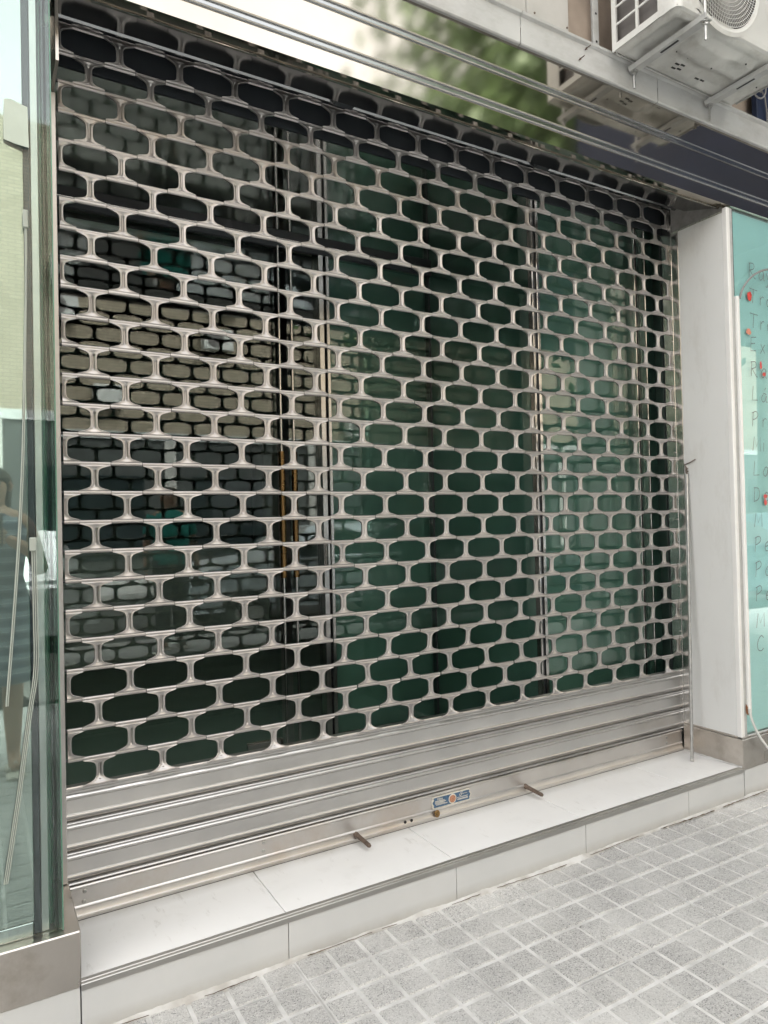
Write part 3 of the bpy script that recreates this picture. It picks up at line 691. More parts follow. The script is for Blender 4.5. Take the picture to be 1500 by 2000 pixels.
for k in range(3):
    a0 = k*2.094
    g_ = []
    for i in range(6):
        rr = 0.035+(FR-0.055)*i/5
        for j in range(4): 
            aa = a0+0.10*i/5+j*(0.28+0.05*i/5); g_.append((FX+rr*math.cos(aa), yf+0.045+0.014*j, FZ+rr*math.sin(aa)))
    fb.add(g_, [(i*4+j, i*4+j+1, (i+1)*4+j+1, (i+1)*4+j) for i in range(5) for j in range(3)])
fb.tube([(FX, yf+0.03, FZ), (FX, yf+0.09, FZ)], 0.045, 20)
apart('fan', fb, 'acpan', 40)
# left side grille frame: openings two columns wide
mb = MB(); xg = AX0; gy = [-0.585, -0.497, -0.488, -0.386]; 
gz = [AZ+0.040+0.070*i for i in range(8)]
mb.box(xg, xg+0.006, -0.590, -0.580, AZ+0.008, AZ+AH); mb.box(xg, xg+0.006, -0.386, AY1, AZ+0.008, AZ+AH)
mb.box(xg-0.0004, xg+0.006, -0.492, -0.480, AZ+0.010, AZ+AH-0.001)
mb.box(xg+0.0002, xg+0.006, -0.580, -0.386, AZ+0.008, AZ+0.034)
for z_ in gz[1:]: mb.bbox(xg-0.0002, xg+0.0055, -0.5805, -0.3855, z_-0.008, z_+0.002, 0.002)
apart('side_grille', mb, 'ac')
apart('condenser_fins', MB().box(AX0+0.03, AX0+0.045, -0.585, AY1+0.004, AZ+0.01, AZ+AH-0.01), 'fin')
apart('inner_partition', MB().box(AX0+0.046, AX1-0.03, AY1-0.045, AY1-0.03, AZ+0.012, AZ+AH-0.01), 'fin')
apart('back_plate', MB().box(AX0+0.02, AX1-0.004, AY1-0.004, AY1, AZ+0.006, AZ+AH-0.002), 'ac')
# base pan with pressed relief
mb = MB(); nx, ny = 44, 18; V = []
def pan_h(u, v, x, y_):
    h = 0.0
    h += 0.006*(1 if (0.06 < u < 0.17 and 0.12 < v < 0.88) else 0)
    h -= 0.007*(1 if (0.27 < u < 0.74 and 0.20 < v < 0.52) else 0)
    h -= 0.005*(1 if (0.30 < u < 0.52 and 0.58 < v < 0.86) else 0)
    h += 0.005*(1 if (0.60 < u < 0.76 and 0.60 < v < 0.84) else 0)
    h -= 0.006*math.exp(-((u-0.46)**2*160+(v-0.44)**2*20))
    h += 0.006*math.exp(-((u-0.62)**2*220+(v-0.35)**2*60))
    return h*2.4 + 0.0022*mn.noise(Vector((x*14, y_*14, 0)))
for j in range(ny+1):
    for i in range(nx+1):
        u, v_ = i/nx, j/ny; x = AX0+0.006+(AX1-AX0-0.012)*u; y_ = AY0+0.006+(AY1-AY0-0.012)*v_
        e_ = min(u*nx, (1-u)*nx, v_*ny, (1-v_)*ny); z_ = AZ-0.002+pan_h(u, v_, x, y_)
        if e_ < 1: z_ = AZ+0.012
        V.append((x, y_, z_))
mb.add(V, [(j*(nx+1)+i, j*(nx+1)+i+1, (j+1)*(nx+1)+i+1, (j+1)*(nx+1)+i) for j in range(ny) for i in range(nx)])
pan = apart('base_pan', mb, 'acpan', 'all')
def slot(x, y_, l, w_, ang):
    zs_ = AZ-0.0025+pan_h((x-AX0)/(AX1-AX0), (y_-AY0)/(AY1-AY0), x, y_)
    mb = MB().box(-l/2, l/2, -w_/2, w_/2, -0.0016, 0.0006); mb.v = [tuple(Matrix.Rotation(ang, 3, 'Z') @ Vector(v)+Vector((x, y_, zs_))) for v in mb.v]
    apart('drain_slot', mb, 'dark', False, pan)
def pu(u, v): return AX0+(AX1-AX0)*u, AY0+(AY1-AY0)*v
for u, v in ((0.335, 0.66), (0.37, 0.64), (0.345, 0.74), (0.38, 0.72), (0.56, 0.78), (0.60, 0.77)):
    x, y_ = pu(u, v); slot(x, y_, 0.022, 0.007, 0)
for u, v in ((0.27, 0.52), (0.36, 0.52)):
    x, y_ = pu(u, v); slot(x, y_, 0.020, 0.006, 1.2)
for u, v in ((0.50, 0.45), (0.66, 0.22), (0.74, 0.25), (0.93, 0.5), (0.95, 0.3)):
    x, y_ = pu(u, v); slot(x, y_, 0.007, 0.006, 0.5)
# brackets: two channel rails, each with threaded rods
for i, x in enumerate((2.022, 2.508)):
    rk = thing('support_rail', ('left' if i == 0 else 'right')+' slotted white channel under the air conditioner with threaded rods', 'bracket', 'channels carrying the air conditioner', loc=(x, -0.5, AZ-0.03))
    def rp(name, mb, mat, smooth=False):
        o = part(name, mb, mat, rk, smooth); o.location = (-x, 0.5, -(AZ-0.03)); return o
    rp('channel', MB().prof(0, 1, [(0, 0)]) if False else MB().add([(x+a, y_, AZ-0.010+b) for y_ in (-0.700, -0.352) for a, b in ((-0.024, 0.0), (-0.019, -0.012), (-0.017, -0.016), (0.017, -0.016), (0.019, -0.012), (0.024, 0.0), (0.020, 0.001), (0.014, -0.011), (-0.014, -0.011), (-0.020, 0.001))],
        [(k, (k+1) % 10, 10+(k+1) % 10, 10+k) for k in range(10)]+[tuple(range(10)), tuple(range(10, 20))[::-1]]), 'beam', 25)
    rp('slot', MB().box(x-0.005, x+0.005, -0.57, -0.49, AZ-0.0268, AZ-0.0255), 'dark')
    for yy, up_ in ((-0.362, 0.02), (-0.684, 1.23)):
        rp('threaded_rod', MB().tube([(x, yy, AZ-0.095), (x, yy, AZ+up_)], 0.0048, 8), 'bolt', 40)
        rp('nut', MB().tube([(x, yy, AZ-0.040), (x, yy, AZ-0.0305)], 0.0105, 6), 'bolt')
        rp('washer', MB().tube([(x, yy, AZ-0.0300), (x, yy, AZ-0.0265)], 0.016, 14), 'bolt')
# angle iron on the wall left of the unit
ai = thing('angle_iron', 'upright white steel angle with bolt holes on the wall left of the air conditioner', 'bracket', loc=(1.87, -0.27, 3.15))
o = part('flange', MB().bbox(1.862, 1.893, -0.300, -0.296, 3.153, 4.4, 0.001).bbox(1.890, 1.894, -0.296, -0.262, 3.153, 4.4, 0.001), 'beam', ai); o.location = (-1.87, 0.27, -3.15)
for z_ in (3.205, 3.32, 3.44):
    o = part('bolt_hole', MB().tube([(1.878, -0.3012, z_), (1.878, -0.2995, z_)], 0.005, 8), 'dark', ai); o.location = (-1.87, 0.27, -3.15)
# navy board on the wall to the right + its cables
nb = tag(part('blue_board', MB().bbox(2.93, 4.6, -0.325, -0.295, 3.155, 4.4, 0.004), 'navy', None), 'dark navy blue board on the wall right of the air conditioner', 'board')
cb = MB()
cb.tube([(2.90+0.045*math.cos(t), -0.335-0.004*t, 3.29+0.05*math.sin(t)) for t in [k*0.35 for k in range(30)]], 0.004, 6)
cb.tube([(2.93, -0.335, 3.33), (2.97, -0.34, 3.27), (2.985, -0.338, 3.20), (3.0, -0.33, 3.155)], 0.004, 6)
tag(part('coiled_cable', cb, 'greycable', None, 60), 'loose grey cable coiled in front of the navy blue board', 'cable')

# ------------------------------------------------------------------ right return wall (white pillar) and its base
pw_ = thing('pillar', 'white panelled pillar beside the shutter standing on a stainless steel plinth', 'pillar', loc=(2.7, -0.16, 0.126))
PL = (-2.7, 0.16, -0.126)
def pp(name, mb, mat, smooth=False):
    o = part(name, mb, mat, pw_, smooth); o.location = PL; return o
XP = XR
pp('jamb_strip', MB().bbox(XP-0.002, XP+0.03, -0.062, -0.024, 0.27, 2.66, 0.0015), 'frame')
pp('side_panel', MB().bbox(XP-0.004, XP+0.02, -0.300, -0.064, 0.262, 2.672, 0.002), 'white_paint')
pp('core', MB().box(XP+0.004, XP+0.40, -0.298, -0.024, 0.126, 3.10), 'grout')
pp('inner_jamb', MB().box(XP+0.135, XP+0.40, -0.0235, 0.14, 0.126, 3.10), 'rubber')
pp('front_trim', MB().bbox(XP-0.006, XP+0.018, YF+0.002, -0.3005, 0.262, 2.690, 0.003), 'trim_white')
pp('front_plate', MB().bbox(XP+0.0185, XP+0.040, YF+0.006, -0.305, 0.262, 2.690, 0.001), 'beam')
pp('top_seal', MB().tube([(XP-0.004, -0.30, 2.674), (XP-0.005, -0.18, 2.676), (XP-0.004, -0.03, 2.673)], 0.004, 6), 'seal', 40)
pp('plinth', MB().bbox(XP-0.010, 3.6, YF-0.004, -0.022, 0.126, 0.262, 0.003), 'base')
pp('plinth_cap', MB().bbox(XP-0.006, XP+0.3, YF, -0.021, 0.2625, 0.272, 0.002), 'base')
pp('plinth_tile', MB().bbox(XP+0.004, XP+0.60, YF+0.001, -0.31, -0.03, 0.124, 0.001), 'riser')
pp('plinth_tile', MB().bbox(XP+0.602, XP+1.2, YF+0.001, -0.31, -0.03, 0.124, 0.001), 'riser')
n = 60; q = []
for i in range(n+1):
    y_ = -0.325+0.30*i/n; wv = 0.004+0.003*mn.noise(Vector((y_*60, 2, 1)))
    q += [(XP-0.011, y_, ZT+0.006+0.003*mn.noise(Vector((y_*45, 0, 4)))), (XP-0.013-wv, y_, ZT+0.0006)]
pp('base_seal', MB().add(q, [(2*i, 2*i+1, 2*i+3, 2*i+2) for i in range(n)]), 'mortar')
# leaning steel rods with a twist of wire
rd = thing('steel_rod', 'thin round steel rod leaning upright against the pillar beside the shutter', 'rod', loc=(2.552, -0.147, ZT))
def rpp(name, mb, mat, smooth=False):
    o = part(name, mb, mat, rd, smooth); o.location = (-2.552, 0.147, -ZT); return o
rpp('rod', MB().tube([(2.552, -0.147, ZT+0.001), (2.655, -0.088, 1.48)], 0.0072, 14), 'bolt', 40)
rpp('end_cap', MB().tube([(2.552, -0.147, ZT), (2.553, -0.1465, ZT+0.012)], 0.0085, 14), 'frame', 40)
wire = MB().tube([(2.655, -0.088, 1.47), (2.650, -0.086, 1.495), (2.662, -0.078, 1.515), (2.664, -0.070, 1.528), (2.660, -0.10, 1.534), (2.655, -0.135, 1.548)], 0.0028, 6)
wire.tube([(2.657+0.007*math.cos(t*1.7), -0.087+0.006*math.sin(t*1.7), 1.470+0.0035*t) for t in range(14)], 0.002, 5)
rpp('wire_hook', wire, 'rusty', 40)

# ------------------------------------------------------------------ turquoise sign window on the right
sg = thing('sign_window', 'turquoise window panel covered in handwritten words right of the white pillar', 'sign', loc=(2.9, YF, 0.27))
SGL = Vector((-2.9, -YF, -0.27))
def sp_(name, mb, mat, smooth=False, label=None):
    o = part(name, mb, mat, sg, smooth, label); o.location = SGL; return o
XS = XP+0.042
sp_('turquoise_panel', MB().bbox(XS, 3.6, -0.306, -0.300, 0.276, 2.690, 0.001), 'teal')
sp_('glass_pane', MB().box(XS+0.004, 3.6, -0.3150, -0.3075, 0.276, 2.690), 'signglass')
sp_('bottom_trim', MB().bbox(XS, 3.6, YF+0.001, -0.3155, 0.264, 0.275, 0.002), 'beam')
sp_('white_conduit', MB().bbox(XS+0.002, XS+0.020, YF-0.006, -0.3155, 0.372, 2.285, 0.002), 'trim_white')
sp_('side_gasket', MB().box(XS-0.001, XS+0.006, -0.3170, -0.3155, 2.29, 2.688), 'rubber')
# handwriting, strokes on a 1 x 1.4 grid
G = {
 'R': [[(0,0),(0,1)], [(-.12,.95),(.35,1.02),(.55,.85),(.45,.62),(0,.5)], [(.1,.5),(.6,.05),(.8,.0)]],
 'T': [[(-.1,1),(.85,.93)], [(.38,.97),(.36,0)]],
 'E': [[(.6,1),(0,.93),(0,.5),(.02,.03),(.65,.08)], [(0,.52),(.5,.58)]],
 'L': [[(.1,1),(.05,.05),(.7,.08)]],
 'P': [[(.02,.0),(.05,.95)], [(-.1,.9),(.4,1.02),(.62,.8),(.45,.58),(.05,.45)]],
 'M': [[(0,0),(.1,.95),(.42,.3),(.8,.95),(.9,0)]],
 'D': [[(.05,0),(.05,.95)], [(-.1,.92),(.45,.88),(.65,.5),(.5,.15),(.0,.0)]],
 'C': [[(.7,.85),(.4,1),(.1,.75),(.0,.4),(.15,.08),(.5,.0),(.75,.15)]],
 'a': [[(.55,.55),(.25,.62),(.0,.3),(.15,.02),(.42,.12),(.57,.58),(.56,.12),(.7,.0)]],
 'r': [[(.05,.6),(.1,.0)], [(.1,.4),(.3,.6),(.5,.55)]],
 'x': [[(.0,.6),(.5,.0)], [(.5,.6),(.0,-.05)]],
 't': [[(.2,.9),(.2,.1),(.4,.0)], [(.0,.6),(.45,.62)]],
 'i': [[(.1,.6),(.1,.0)], [(.1,.8),(.1,.84)]],
 'e': [[(.05,.3),(.5,.4),(.35,.62),(.1,.5),(.02,.2),(.2,.0),(.5,.08)]],
 'y': [[(.0,.6),(.2,.15)], [(.5,.6),(.2,-.35),(.0,-.3)]],
 '\u00e1': [[(.55,.5),(.25,.6),(.0,.3),(.12,.02),(.4,.1),(.55,.45),(.55,.1),(.68,.0)], [(.3,.8),(.45,1.0)]],
}
def ribbon(mb, pts_, wd, y_):
    P3 = []
    for i, (x, z) in enumerate(pts_):
        a = pts_[max(i-1, 0)]; b = pts_[min(i+1, len(pts_)-1)]; dx, dz = b[0]-a[0], b[1]-a[1]; l = math.hypot(dx, dz) or 1
        P3 += [(x-dz/l*wd, y_, z+dx/l*wd), (x+dz/l*wd, y_, z-dx/l*wd)]
    mb.add(P3, [(2*i, 2*i+1, 2*i+3, 2*i+2) for i in range(len(pts_)-1)])
def smooth_pts(p, n=5):
    if len(p) < 3: return p
    out = []
    for i in range(len(p)-1):
        p0 = p[max(i-1, 0)]; p1 = p[i]; p2 = p[i+1]; p3 = p[min(i+2, len(p)-1)]
        for k in range(n):
            t = k/n; out.append(tuple(0.5*((2*p1[c])+(-p0[c]+p2[c])*t+(2*p0[c]-5*p1[c]+4*p2[c]-p3[c])*t*t+(-p0[c]+3*p1[c]-3*p2[c]+p3[c])*t**3) for c in (0, 1)))
    return out+[p[-1]]
words = ['Ray', 'Tra', 'Tra', 'Ext', 'Ra', 'L\u00e1', 'Pre', 'Mi', 'La', 'De', 'M', 'Pe', 'Pa', 'Pe', 'M', 'C']
wz = [2.429, 2.308, 2.191, 2.080, 1.962, 1.846, 1.726, 1.611, 1.493, 1.374, 1.254, 1.140, 1.023, 0.909, 0.786, 0.677]
hr = random.Random(5)
for wd_, z_ in zip(words, wz):
    mb = MB(); x = 2.838-0.0016*wz.index(z_); hgt = 0.070
    for ch in wd_:
        for st in G[ch]:
            p = smooth_pts(st) if ch not in 'TLEMx' else st
            ribbon(mb, [(x+a*0.066+hr.uniform(-.0008,.0008)+0.008*b, z_-hgt/2+b*hgt+hr.uniform(-.0008,.0008)) for a, b in p], 0.0018, -0.3153)
        x += 0.078 if ch.isupper() else 0.058
    sp_('lettering', mb, 'ink', label='handwritten word '+wd_)
def blob(cx_, cz_, rx, rz, mat, seed):
    r0 = random.Random(seed); L = 14
    pts_ = [(cx_+rx*math.cos(2*math.pi*i/L)*r0.uniform(.75, 1.1), -0.3154, cz_+rz*math.sin(2*math.pi*i/L)*r0.uniform(.75, 1.1)) for i in range(L)]
    sp_('paint_mark', MB().add(pts_+[(cx_, -0.3156, cz_)], [(i, (i+1) % L, L) for i in range(L)]), mat)
blob(2.838, 2.304, 0.020, 0.025, 'red', 1); blob(2.822, 2.135, 0.020, 0.017, 'palered', 2)
blob(2.912, 1.985, 0.009, 0.022, 'red', 3); blob(2.935, 1.945, 0.016, 0.010, 'red', 4); blob(2.915, 1.362, 0.016, 0.012, 'red', 5); blob(2.915, 1.335, 0.012, 0.016, 'red', 6)
def catmull(p, n=8):
    out = []
    for i in range(len(p)-1):
        p0 = Vector(p[max(i-1, 0)]); p1 = Vector(p[i]); p2 = Vector(p[i+1]); p3 = Vector(p[min(i+2, len(p)-1)])
        for k in range(n):
            t = k/n; out.append(0.5*((2*p1)+(-p0+p2)*t+(2*p0-5*p1+4*p2-p3)*t*t+(-p0+3*p1-3*p2+p3)*t**3))
    return out+[Vector(p[-1])]
tag(part('grey_cable', MB().tube(catmull([(2.735, -0.331, 2.275), (2.765, -0.336, 2.335), (2.84, -0.345, 2.400), (2.975, -0.345, 2.445), (3.3, -0.34, 2.49)]), 0.0048, 8), 'greycable', None, 60), 'grey cable arching up from the white conduit over the turquoise window', 'cable')
tag(part('cut_cable', MB().tube(catmull([(2.716, -0.331, 0.395), (2.722, -0.338, 0.345), (2.748, -0.352, 0.275), (2.790, -0.365, 0.215), (2.828, -0.37, 0.178)]), 0.0055, 8), 'cable', None, 60), 'short white cable end dangling over the steel plinth below the turquoise window', 'cable')
sp_('rust_patch', MB().add([(2.702,-0.3235,0.42),(2.712,-0.3245,0.405),(2.722,-0.3235,0.395),(2.724,-0.3235,0.372),(2.715,-0.3245,0.362),(2.703,-0.3235,0.375),(2.700,-0.3235,0.40)], [tuple(range(7))]), plain('rust', (0.25, 0.11, 0.05), 0.9, 0, 0.5, 80, 0.8, 200))

# ------------------------------------------------------------------ left display window
dw = thing('display_window', 'projecting green glass display window left of the shutter on a steel plinth', 'window', loc=(-0.5, -0.2, 0.126))
DL = (0.5, 0.2, -0.126)
def dp(name, mb, mat, smooth=False, label=None):
    o = part(name, mb, mat, dw, smooth, label); o.location = DL; return o
XG = -0.134
dp('plinth', MB().bbox(-2.2, XL+0.003, YF-0.001, 0.0, 0.124, 0.266, 0.003), 'base')
dp('plinth_tile', MB().bbox(-1.3, XL, YF+0.002, YF+0.012, -0.03, 0.1235, 0.001), 'riser')
dp('plinth_tile', MB().bbox(-2.2, -1.3015, YF+0.002, YF+0.012, -0.03, 0.1235, 0.001), 'riser')
dp('front_pane', MB().box(-2.2, XG, -0.303, -0.295, 0.270, 2.76), 'signglass')
dp('side_pane', MB().box(XG-0.008, XG-0.0003, -0.2945, -0.016, 0.270, 2.76), 'greenglass')
dp('inner_pane', MB().box(XG-0.018, XG-0.014, -0.2900, -0.030, 0.270, 2.76), 'greenglass')
dp('corner_edge', MB().box(XG+0.0002, XG+0.0032, -0.3035, -0.2920, 0.268, 2.76), plain('glass_edge_green', (0.10, 0.22, 0.16), 0.15, 0, 0.2, 20))
dp('backing_panel', MB().bbox(-2.2, -0.197, -0.2935, -0.288, 0.305, 2.74, 0.001), 'mint')
dp('bottom_frame', MB().bbox(-2.2, -0.198, -0.293, -0.262, 0.267, 0.303, 0.002), 'frame')
dp('dark_channel', MB().bbox(-0.197, -0.181, -0.284, -0.268, 0.267, 2.76, 0.001), 'rubber')
dp('inner_post', MB().bbox(-0.1805, -0.161, -0.284, -0.264, 0.267, 2.76, 0.002), 'nose')
dp('return_panel', MB().bbox(XG-0.0235, XG-0.019, -0.2600, -0.030, 0.270, 2.76, 0.001), 'greenedge')
dp('back_post', MB().bbox(-0.24, -0.131, -0.020, -0.002, 0.267, 2.76, 0.002), 'rubber')
dp('guide_cover', MB().bbox(XL-0.016, XL-0.0005, -0.060, -0.0235, 0.268, 2.55, 0.0015), 'link')
n = 320; q = []
for i in range(n+1):
    z_ = 0.28+2.3*i/n; wv = 0.0032*mn.noise(Vector((z_*55, 0, 8)))+0.0022*mn.noise(Vector((z_*160, 0, 3)))
    q += [(XG+0.0005, -0.064+wv*2, z_), (XG+0.007+wv, -0.060, z_), (XG+0.013, -0.056, z_)]
dp('silicone_seam', MB().add(q, [(3*i+j, 3*i+j+1, 3*i+j+4, 3*i+j+3) for i in range(n) for j in range(2)]), 'seal')
dp('wall_above', MB().box(-2.2, XG+0.004, -0.30, -0.02, 2.761, 2.90), 'base')
tp = tag(part('tape_sheet', MB().add([(-0.238,-0.3040,2.358),(-0.225,-0.3045,2.362),(-0.186,-0.3070,2.350),(-0.184,-0.3110,2.245),(-0.215,-0.3060,2.250),(-0.240,-0.3040,2.257),(-0.240,-0.3030,2.30)], [(0,1,2,3,4,5,6)]), 'tape', None), 'curled piece of translucent tape stuck high on the left window', 'tape')
sm_ = tp.modifiers.new('thickness', 'SOLIDIFY'); sm_.thickness = 0.0008
ca = MB()
ca.tube(catmull([(-0.195, -0.309, 2.045), (-0.197, -0.307, 1.85), (-0.210, -0.307, 1.45), (-0.228, -0.308, 1.15), (-0.252, -0.308, 0.85)]), 0.0020, 6)
ca.tube(catmull([(-0.192, -0.309, 2.045), (-0.195, -0.307, 1.85), (-0.206, -0.307, 1.45), (-0.224, -0.308, 1.15), (-0.248, -0.308, 0.85)]), 0.0014, 6)
c1 = tag(part('window_cable', ca, 'thincable', None, 60), 'pair of thin pale cables slanting down across the left window glass', 'cable')
part('cable_clip', MB().bbox(-0.200, -0.188, -0.316, -0.3035, 2.040, 2.085, 0.002), 'thincable', c1)
ca = MB()
for k in range(3):
    ca.tube(catmull([(-0.1905+0.0045*k, -0.307, 1.235), (-0.1890+0.0045*k, -0.307, 1.06), (-0.190+0.0045*k, -0.307, 0.93), (-0.205+0.0040*k, -0.307, 0.82), (-0.232+0.004*k, -0.308, 0.62), (-0.262+0.004*k, -0.308, 0.42)]), 0.0016, 6)
c2 = tag(part('window_cable', ca, 'thincable', None, 60), 'three thin pale cables hanging from a clip low on the left window', 'cable')
part('cable_clip', MB().bbox(-0.196, -0.180, -0.314, -0.3035, 1.228, 1.262, 0.002), 'thincable', c2)

# ------------------------------------------------------------------ vestibule, doors and shop behind the shutter
sr = thing('shop_interior', None, None, kind='structure')
def ip(name, mb, mat, smooth=False):
    return part(name, mb, mat, sr, smooth)
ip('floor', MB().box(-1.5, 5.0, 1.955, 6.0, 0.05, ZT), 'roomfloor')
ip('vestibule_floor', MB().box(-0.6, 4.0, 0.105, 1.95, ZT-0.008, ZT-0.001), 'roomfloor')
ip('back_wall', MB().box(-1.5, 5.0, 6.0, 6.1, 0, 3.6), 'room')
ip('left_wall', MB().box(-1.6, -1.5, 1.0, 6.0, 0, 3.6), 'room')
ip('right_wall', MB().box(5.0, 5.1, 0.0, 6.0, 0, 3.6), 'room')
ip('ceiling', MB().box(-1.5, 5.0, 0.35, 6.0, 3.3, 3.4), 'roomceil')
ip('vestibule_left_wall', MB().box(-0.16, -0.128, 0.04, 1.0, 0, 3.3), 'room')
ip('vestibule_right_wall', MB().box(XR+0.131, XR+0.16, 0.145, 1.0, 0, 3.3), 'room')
ip('ceiling_light', MB().bbox(0.2, 1.4, 2.6, 2.75, 3.26, 3.3, 0.01), 'white_paint')
ip('counter', MB().bbox(0.2, 2.0, 3.8, 4.4, ZT, 1.1, 0.02), 'beam')
ip('shelf_unit', MB().bbox(2.6, 4.6, 5.6, 5.98, ZT, 2.3, 0.02), 'wallsheet')
# door front at y = 1
df = thing('shop_doors', 'dark glass shop doors with steel posts and brass pull bars behind the shutter', 'door', loc=(0.6, 1.0, ZT))
FL = Vector((-0.6, -1.0, -ZT))
def fp(name, mb, mat, smooth=False, parent=None, label=None):
    o = part(name, mb, mat, parent or df, smooth, label); o.location = FL if parent is None else (0, 0, 0); return o
leafs = []
for a, b in ((-0.126, 0.980), (1.045, 1.205)):
    leafs.append(fp('door_leaf', MB().box(a, b, 0.995, 1.005, ZT+0.03, 2.66), 'doorglass'))
fp('patch_fitting', MB().bbox(0.80, 0.980, 0.985, 1.015, ZT+0.005, ZT+0.09, 0.002), 'frame')
fp('fixed_pane', MB().box(1.275, 1.905, 0.995, 1.005, ZT+0.03, 2.66), 'doorglass')
fp('transom_pane', MB().box(-0.126, 1.905, 0.995, 1.005, 2.73, 3.28), 'doorglass')
fp('transom_bar', MB().bbox(-0.126, 1.905, 0.975, 1.025, 2.665, 2.725, 0.003), 'frame')
fp('transom_track', MB().bbox(-0.126, 1.905, 0.952, 0.974, 2.655, 2.698, 0.003), 'rubber')
for a, b, m_ in ((1.206, 1.236, 'frame'), (1.2365, 1.247, 'rubber'), (1.2475, 1.268, 'frame'), (1.2685, 1.2745, 'rubber')):
    fp('post', MB().bbox(a, b, 0.955 if m_ == 'frame' else 0.975, 1.03, ZT, 3.28, 0.003), m_)
fp('sill', MB().bbox(-0.126, 1.905, 0.98, 1.02, ZT-0.001, ZT+0.028, 0.003), 'frame')
fp('lock_box', MB().bbox(1.215, 1.232, 0.930, 0.953, 1.05, 1.19, 0.003), 'frame')
for x, yy in ((0.985, 0.95), (1.052, 0.95)):
    h_ = fp('pull_bar', MB().tube([(x, yy, 1.02), (x, yy, 1.64)], 0.0155, 14), 'brass', 40)
    fp('steel_extension', MB().tube([(x, yy, ZT+0.04), (x, yy, 1.018)], 0.0075, 10).tube([(x, yy, 1.642), (x, yy, 2.66)], 0.0075, 10), 'frame', 40, h_)
# green display box to the right of the doors
gb = thing('green_display_case', 'green filmed glass display case filling the right side behind the shutter', 'display case', loc=(2.3, 0.15, ZT))
GL_ = Vector((-2.3, -0.15, -ZT))
def gp(name, mb, mat, smooth=False):
    o = part(name, mb, mat, gb, smooth); o.location = GL_; return o
gp('front_pane', MB().box(1.945, XR+0.13, 0.150, 0.158, ZT+0.03, 3.2), 'doorglass')
gp('side_pane', MB().box(1.908, 1.916, 0.175, 0.985, ZT+0.03, 3.2), 'doorglass')
gp('front_film', MB().box(1.955, XR+0.13, 0.195, 0.205, ZT+0.03, 3.2), 'greenboard')
gp('side_film', MB().box(1.945, 1.955, 0.21, 1.098, ZT+0.03, 3.2), 'greenboard')
gp('back_film', MB().box(1.276, 1.955, 1.10, 1.11, ZT+0.03, 3.2), 'greenboard')
for i, (a, b, y0_, y1_) in enumerate(((1.905, 1.916, 0.140, 0.172), (1.9165, 1.928, 0.145, 0.165), (1.9285, 1.944, 0.135, 0.166))):
    gp('corner_post', MB().bbox(a, b, y0_, y1_, ZT, 3.2, 0.002), 'rubber' if i == 1 else 'frame')
gp('bottom_rail', MB().bbox(1.945, XR+0.13, 0.14, 0.165, ZT, ZT+0.028, 0.002), 'frame')
gp('side_rail', MB().bbox(1.90, 1.918, 0.173, 0.985, ZT, ZT+0.028, 0.002), 'frame')
gp('rear_post', MB().bbox(1.906, 1.914, 0.986, 1.03, ZT, 3.2, 0.002), 'rubber')
gp('edge_post', MB().bbox(2.585, 2.600, 0.130, 0.149, ZT, 3.2, 0.002), 'frame')
gp('edge_post', MB().bbox(2.635, 2.645, 0.110, 0.149, ZT, 3.2, 0.002), 'frame')
# facade masonry closing the shop, and the storeys above
fc = thing('shop_building', 'building that holds the shop front, rising above the fascia', 'building', loc=(1, 0.5, 0))
def bp_(name, mb, mat):
    o = part(name, mb, mat, fc); o.location = (-1, -0.5, 0); return o
bp_('left_wall', MB().box(-8, -2.2, YF+0.02, 0.3, 0, 4.6), 'white_paint')
bp_('right_wall', MB().box(3.60, 9, YF+0.02, 0.3, 0, 3.1), 'white_paint')
bp_('upper_storey', MB().box(-8, 9, -0.20, 0.3, 4.6, 7), 'wallsheet')
bp_('ledge', MB().bbox(1.75, 2.85, -0.75, -0.20, 4.35, 4.45, 0.01), 'beam')
bp_('wall_core', MB().box(-8, 9, -0.235, -0.1, 3.16, 4.6), 'wallsheet')

# ------------------------------------------------------------------ the street behind the camera (seen in glass and steel)
ob = thing('apartment_building', 'beige brick apartment building across the street with blue blinds', 'building', loc=(0, -14, 0))
def oo(name, mb, mat, parent=None):
    o = part(name, mb, mat, parent or ob); o.location = (0, 14, 0) if parent is None else (0, 0, 0); return o
oo('wall', MB().box(-30, 34, -22, -14, -0.2, 9.6), 'brick')
oo('cornice', MB().box(-30, 34, -14.25, -14.002, 9.3, 9.7), 'beam')
oo('ground_floor_front', MB().box(-30, 34, -14.10, -13.99, -0.1, 3.5), 'shopfront')
oo('string_course', MB().box(-30, 34, -14.10, -13.93, 3.501, 3.70), 'beam')
for k in range(-7, 9):
    oo('shop_window', MB().bbox(k*4.0+0.5, k*4.0+3.3, -13.985, -13.96, 0.5, 2.6, 0.02), 'carglass')
    oo('pilaster', MB().bbox(k*4.0-0.2, k*4.0+0.1, -13.985, -13.92, -0.1, 3.49, 0.02), 'wallsheet')
for fl in range(2):
    for k in range(-9, 12):
        x = k*3.0+0.6; z_ = 4.2+fl*2.7
        wn = oo('window', MB().bbox(x, x+1.3, -14.06, -14.004, z_, z_+1.5, 0.02), 'trim_white')
        oo('blind' if (k+fl) % 2 else 'pane', MB().box(x+0.08, x+1.22, -14.0, -13.93, z_+0.08, z_+1.42) if False else MB().box(x+0.08, x+1.22, -14.055, -14.05, z_+0.08, z_+1.42), 'shutterblue' if (k+fl) % 2 else 'carglass', wn).location = (0, 0.012, 0)
        if (k*3+fl) % 4 == 0: oo('wall_unit', MB().bbox(x+1.5, x+2.2, -14.0, -13.7, z_+0.1, z_+0.6, 0.02), 'ac')
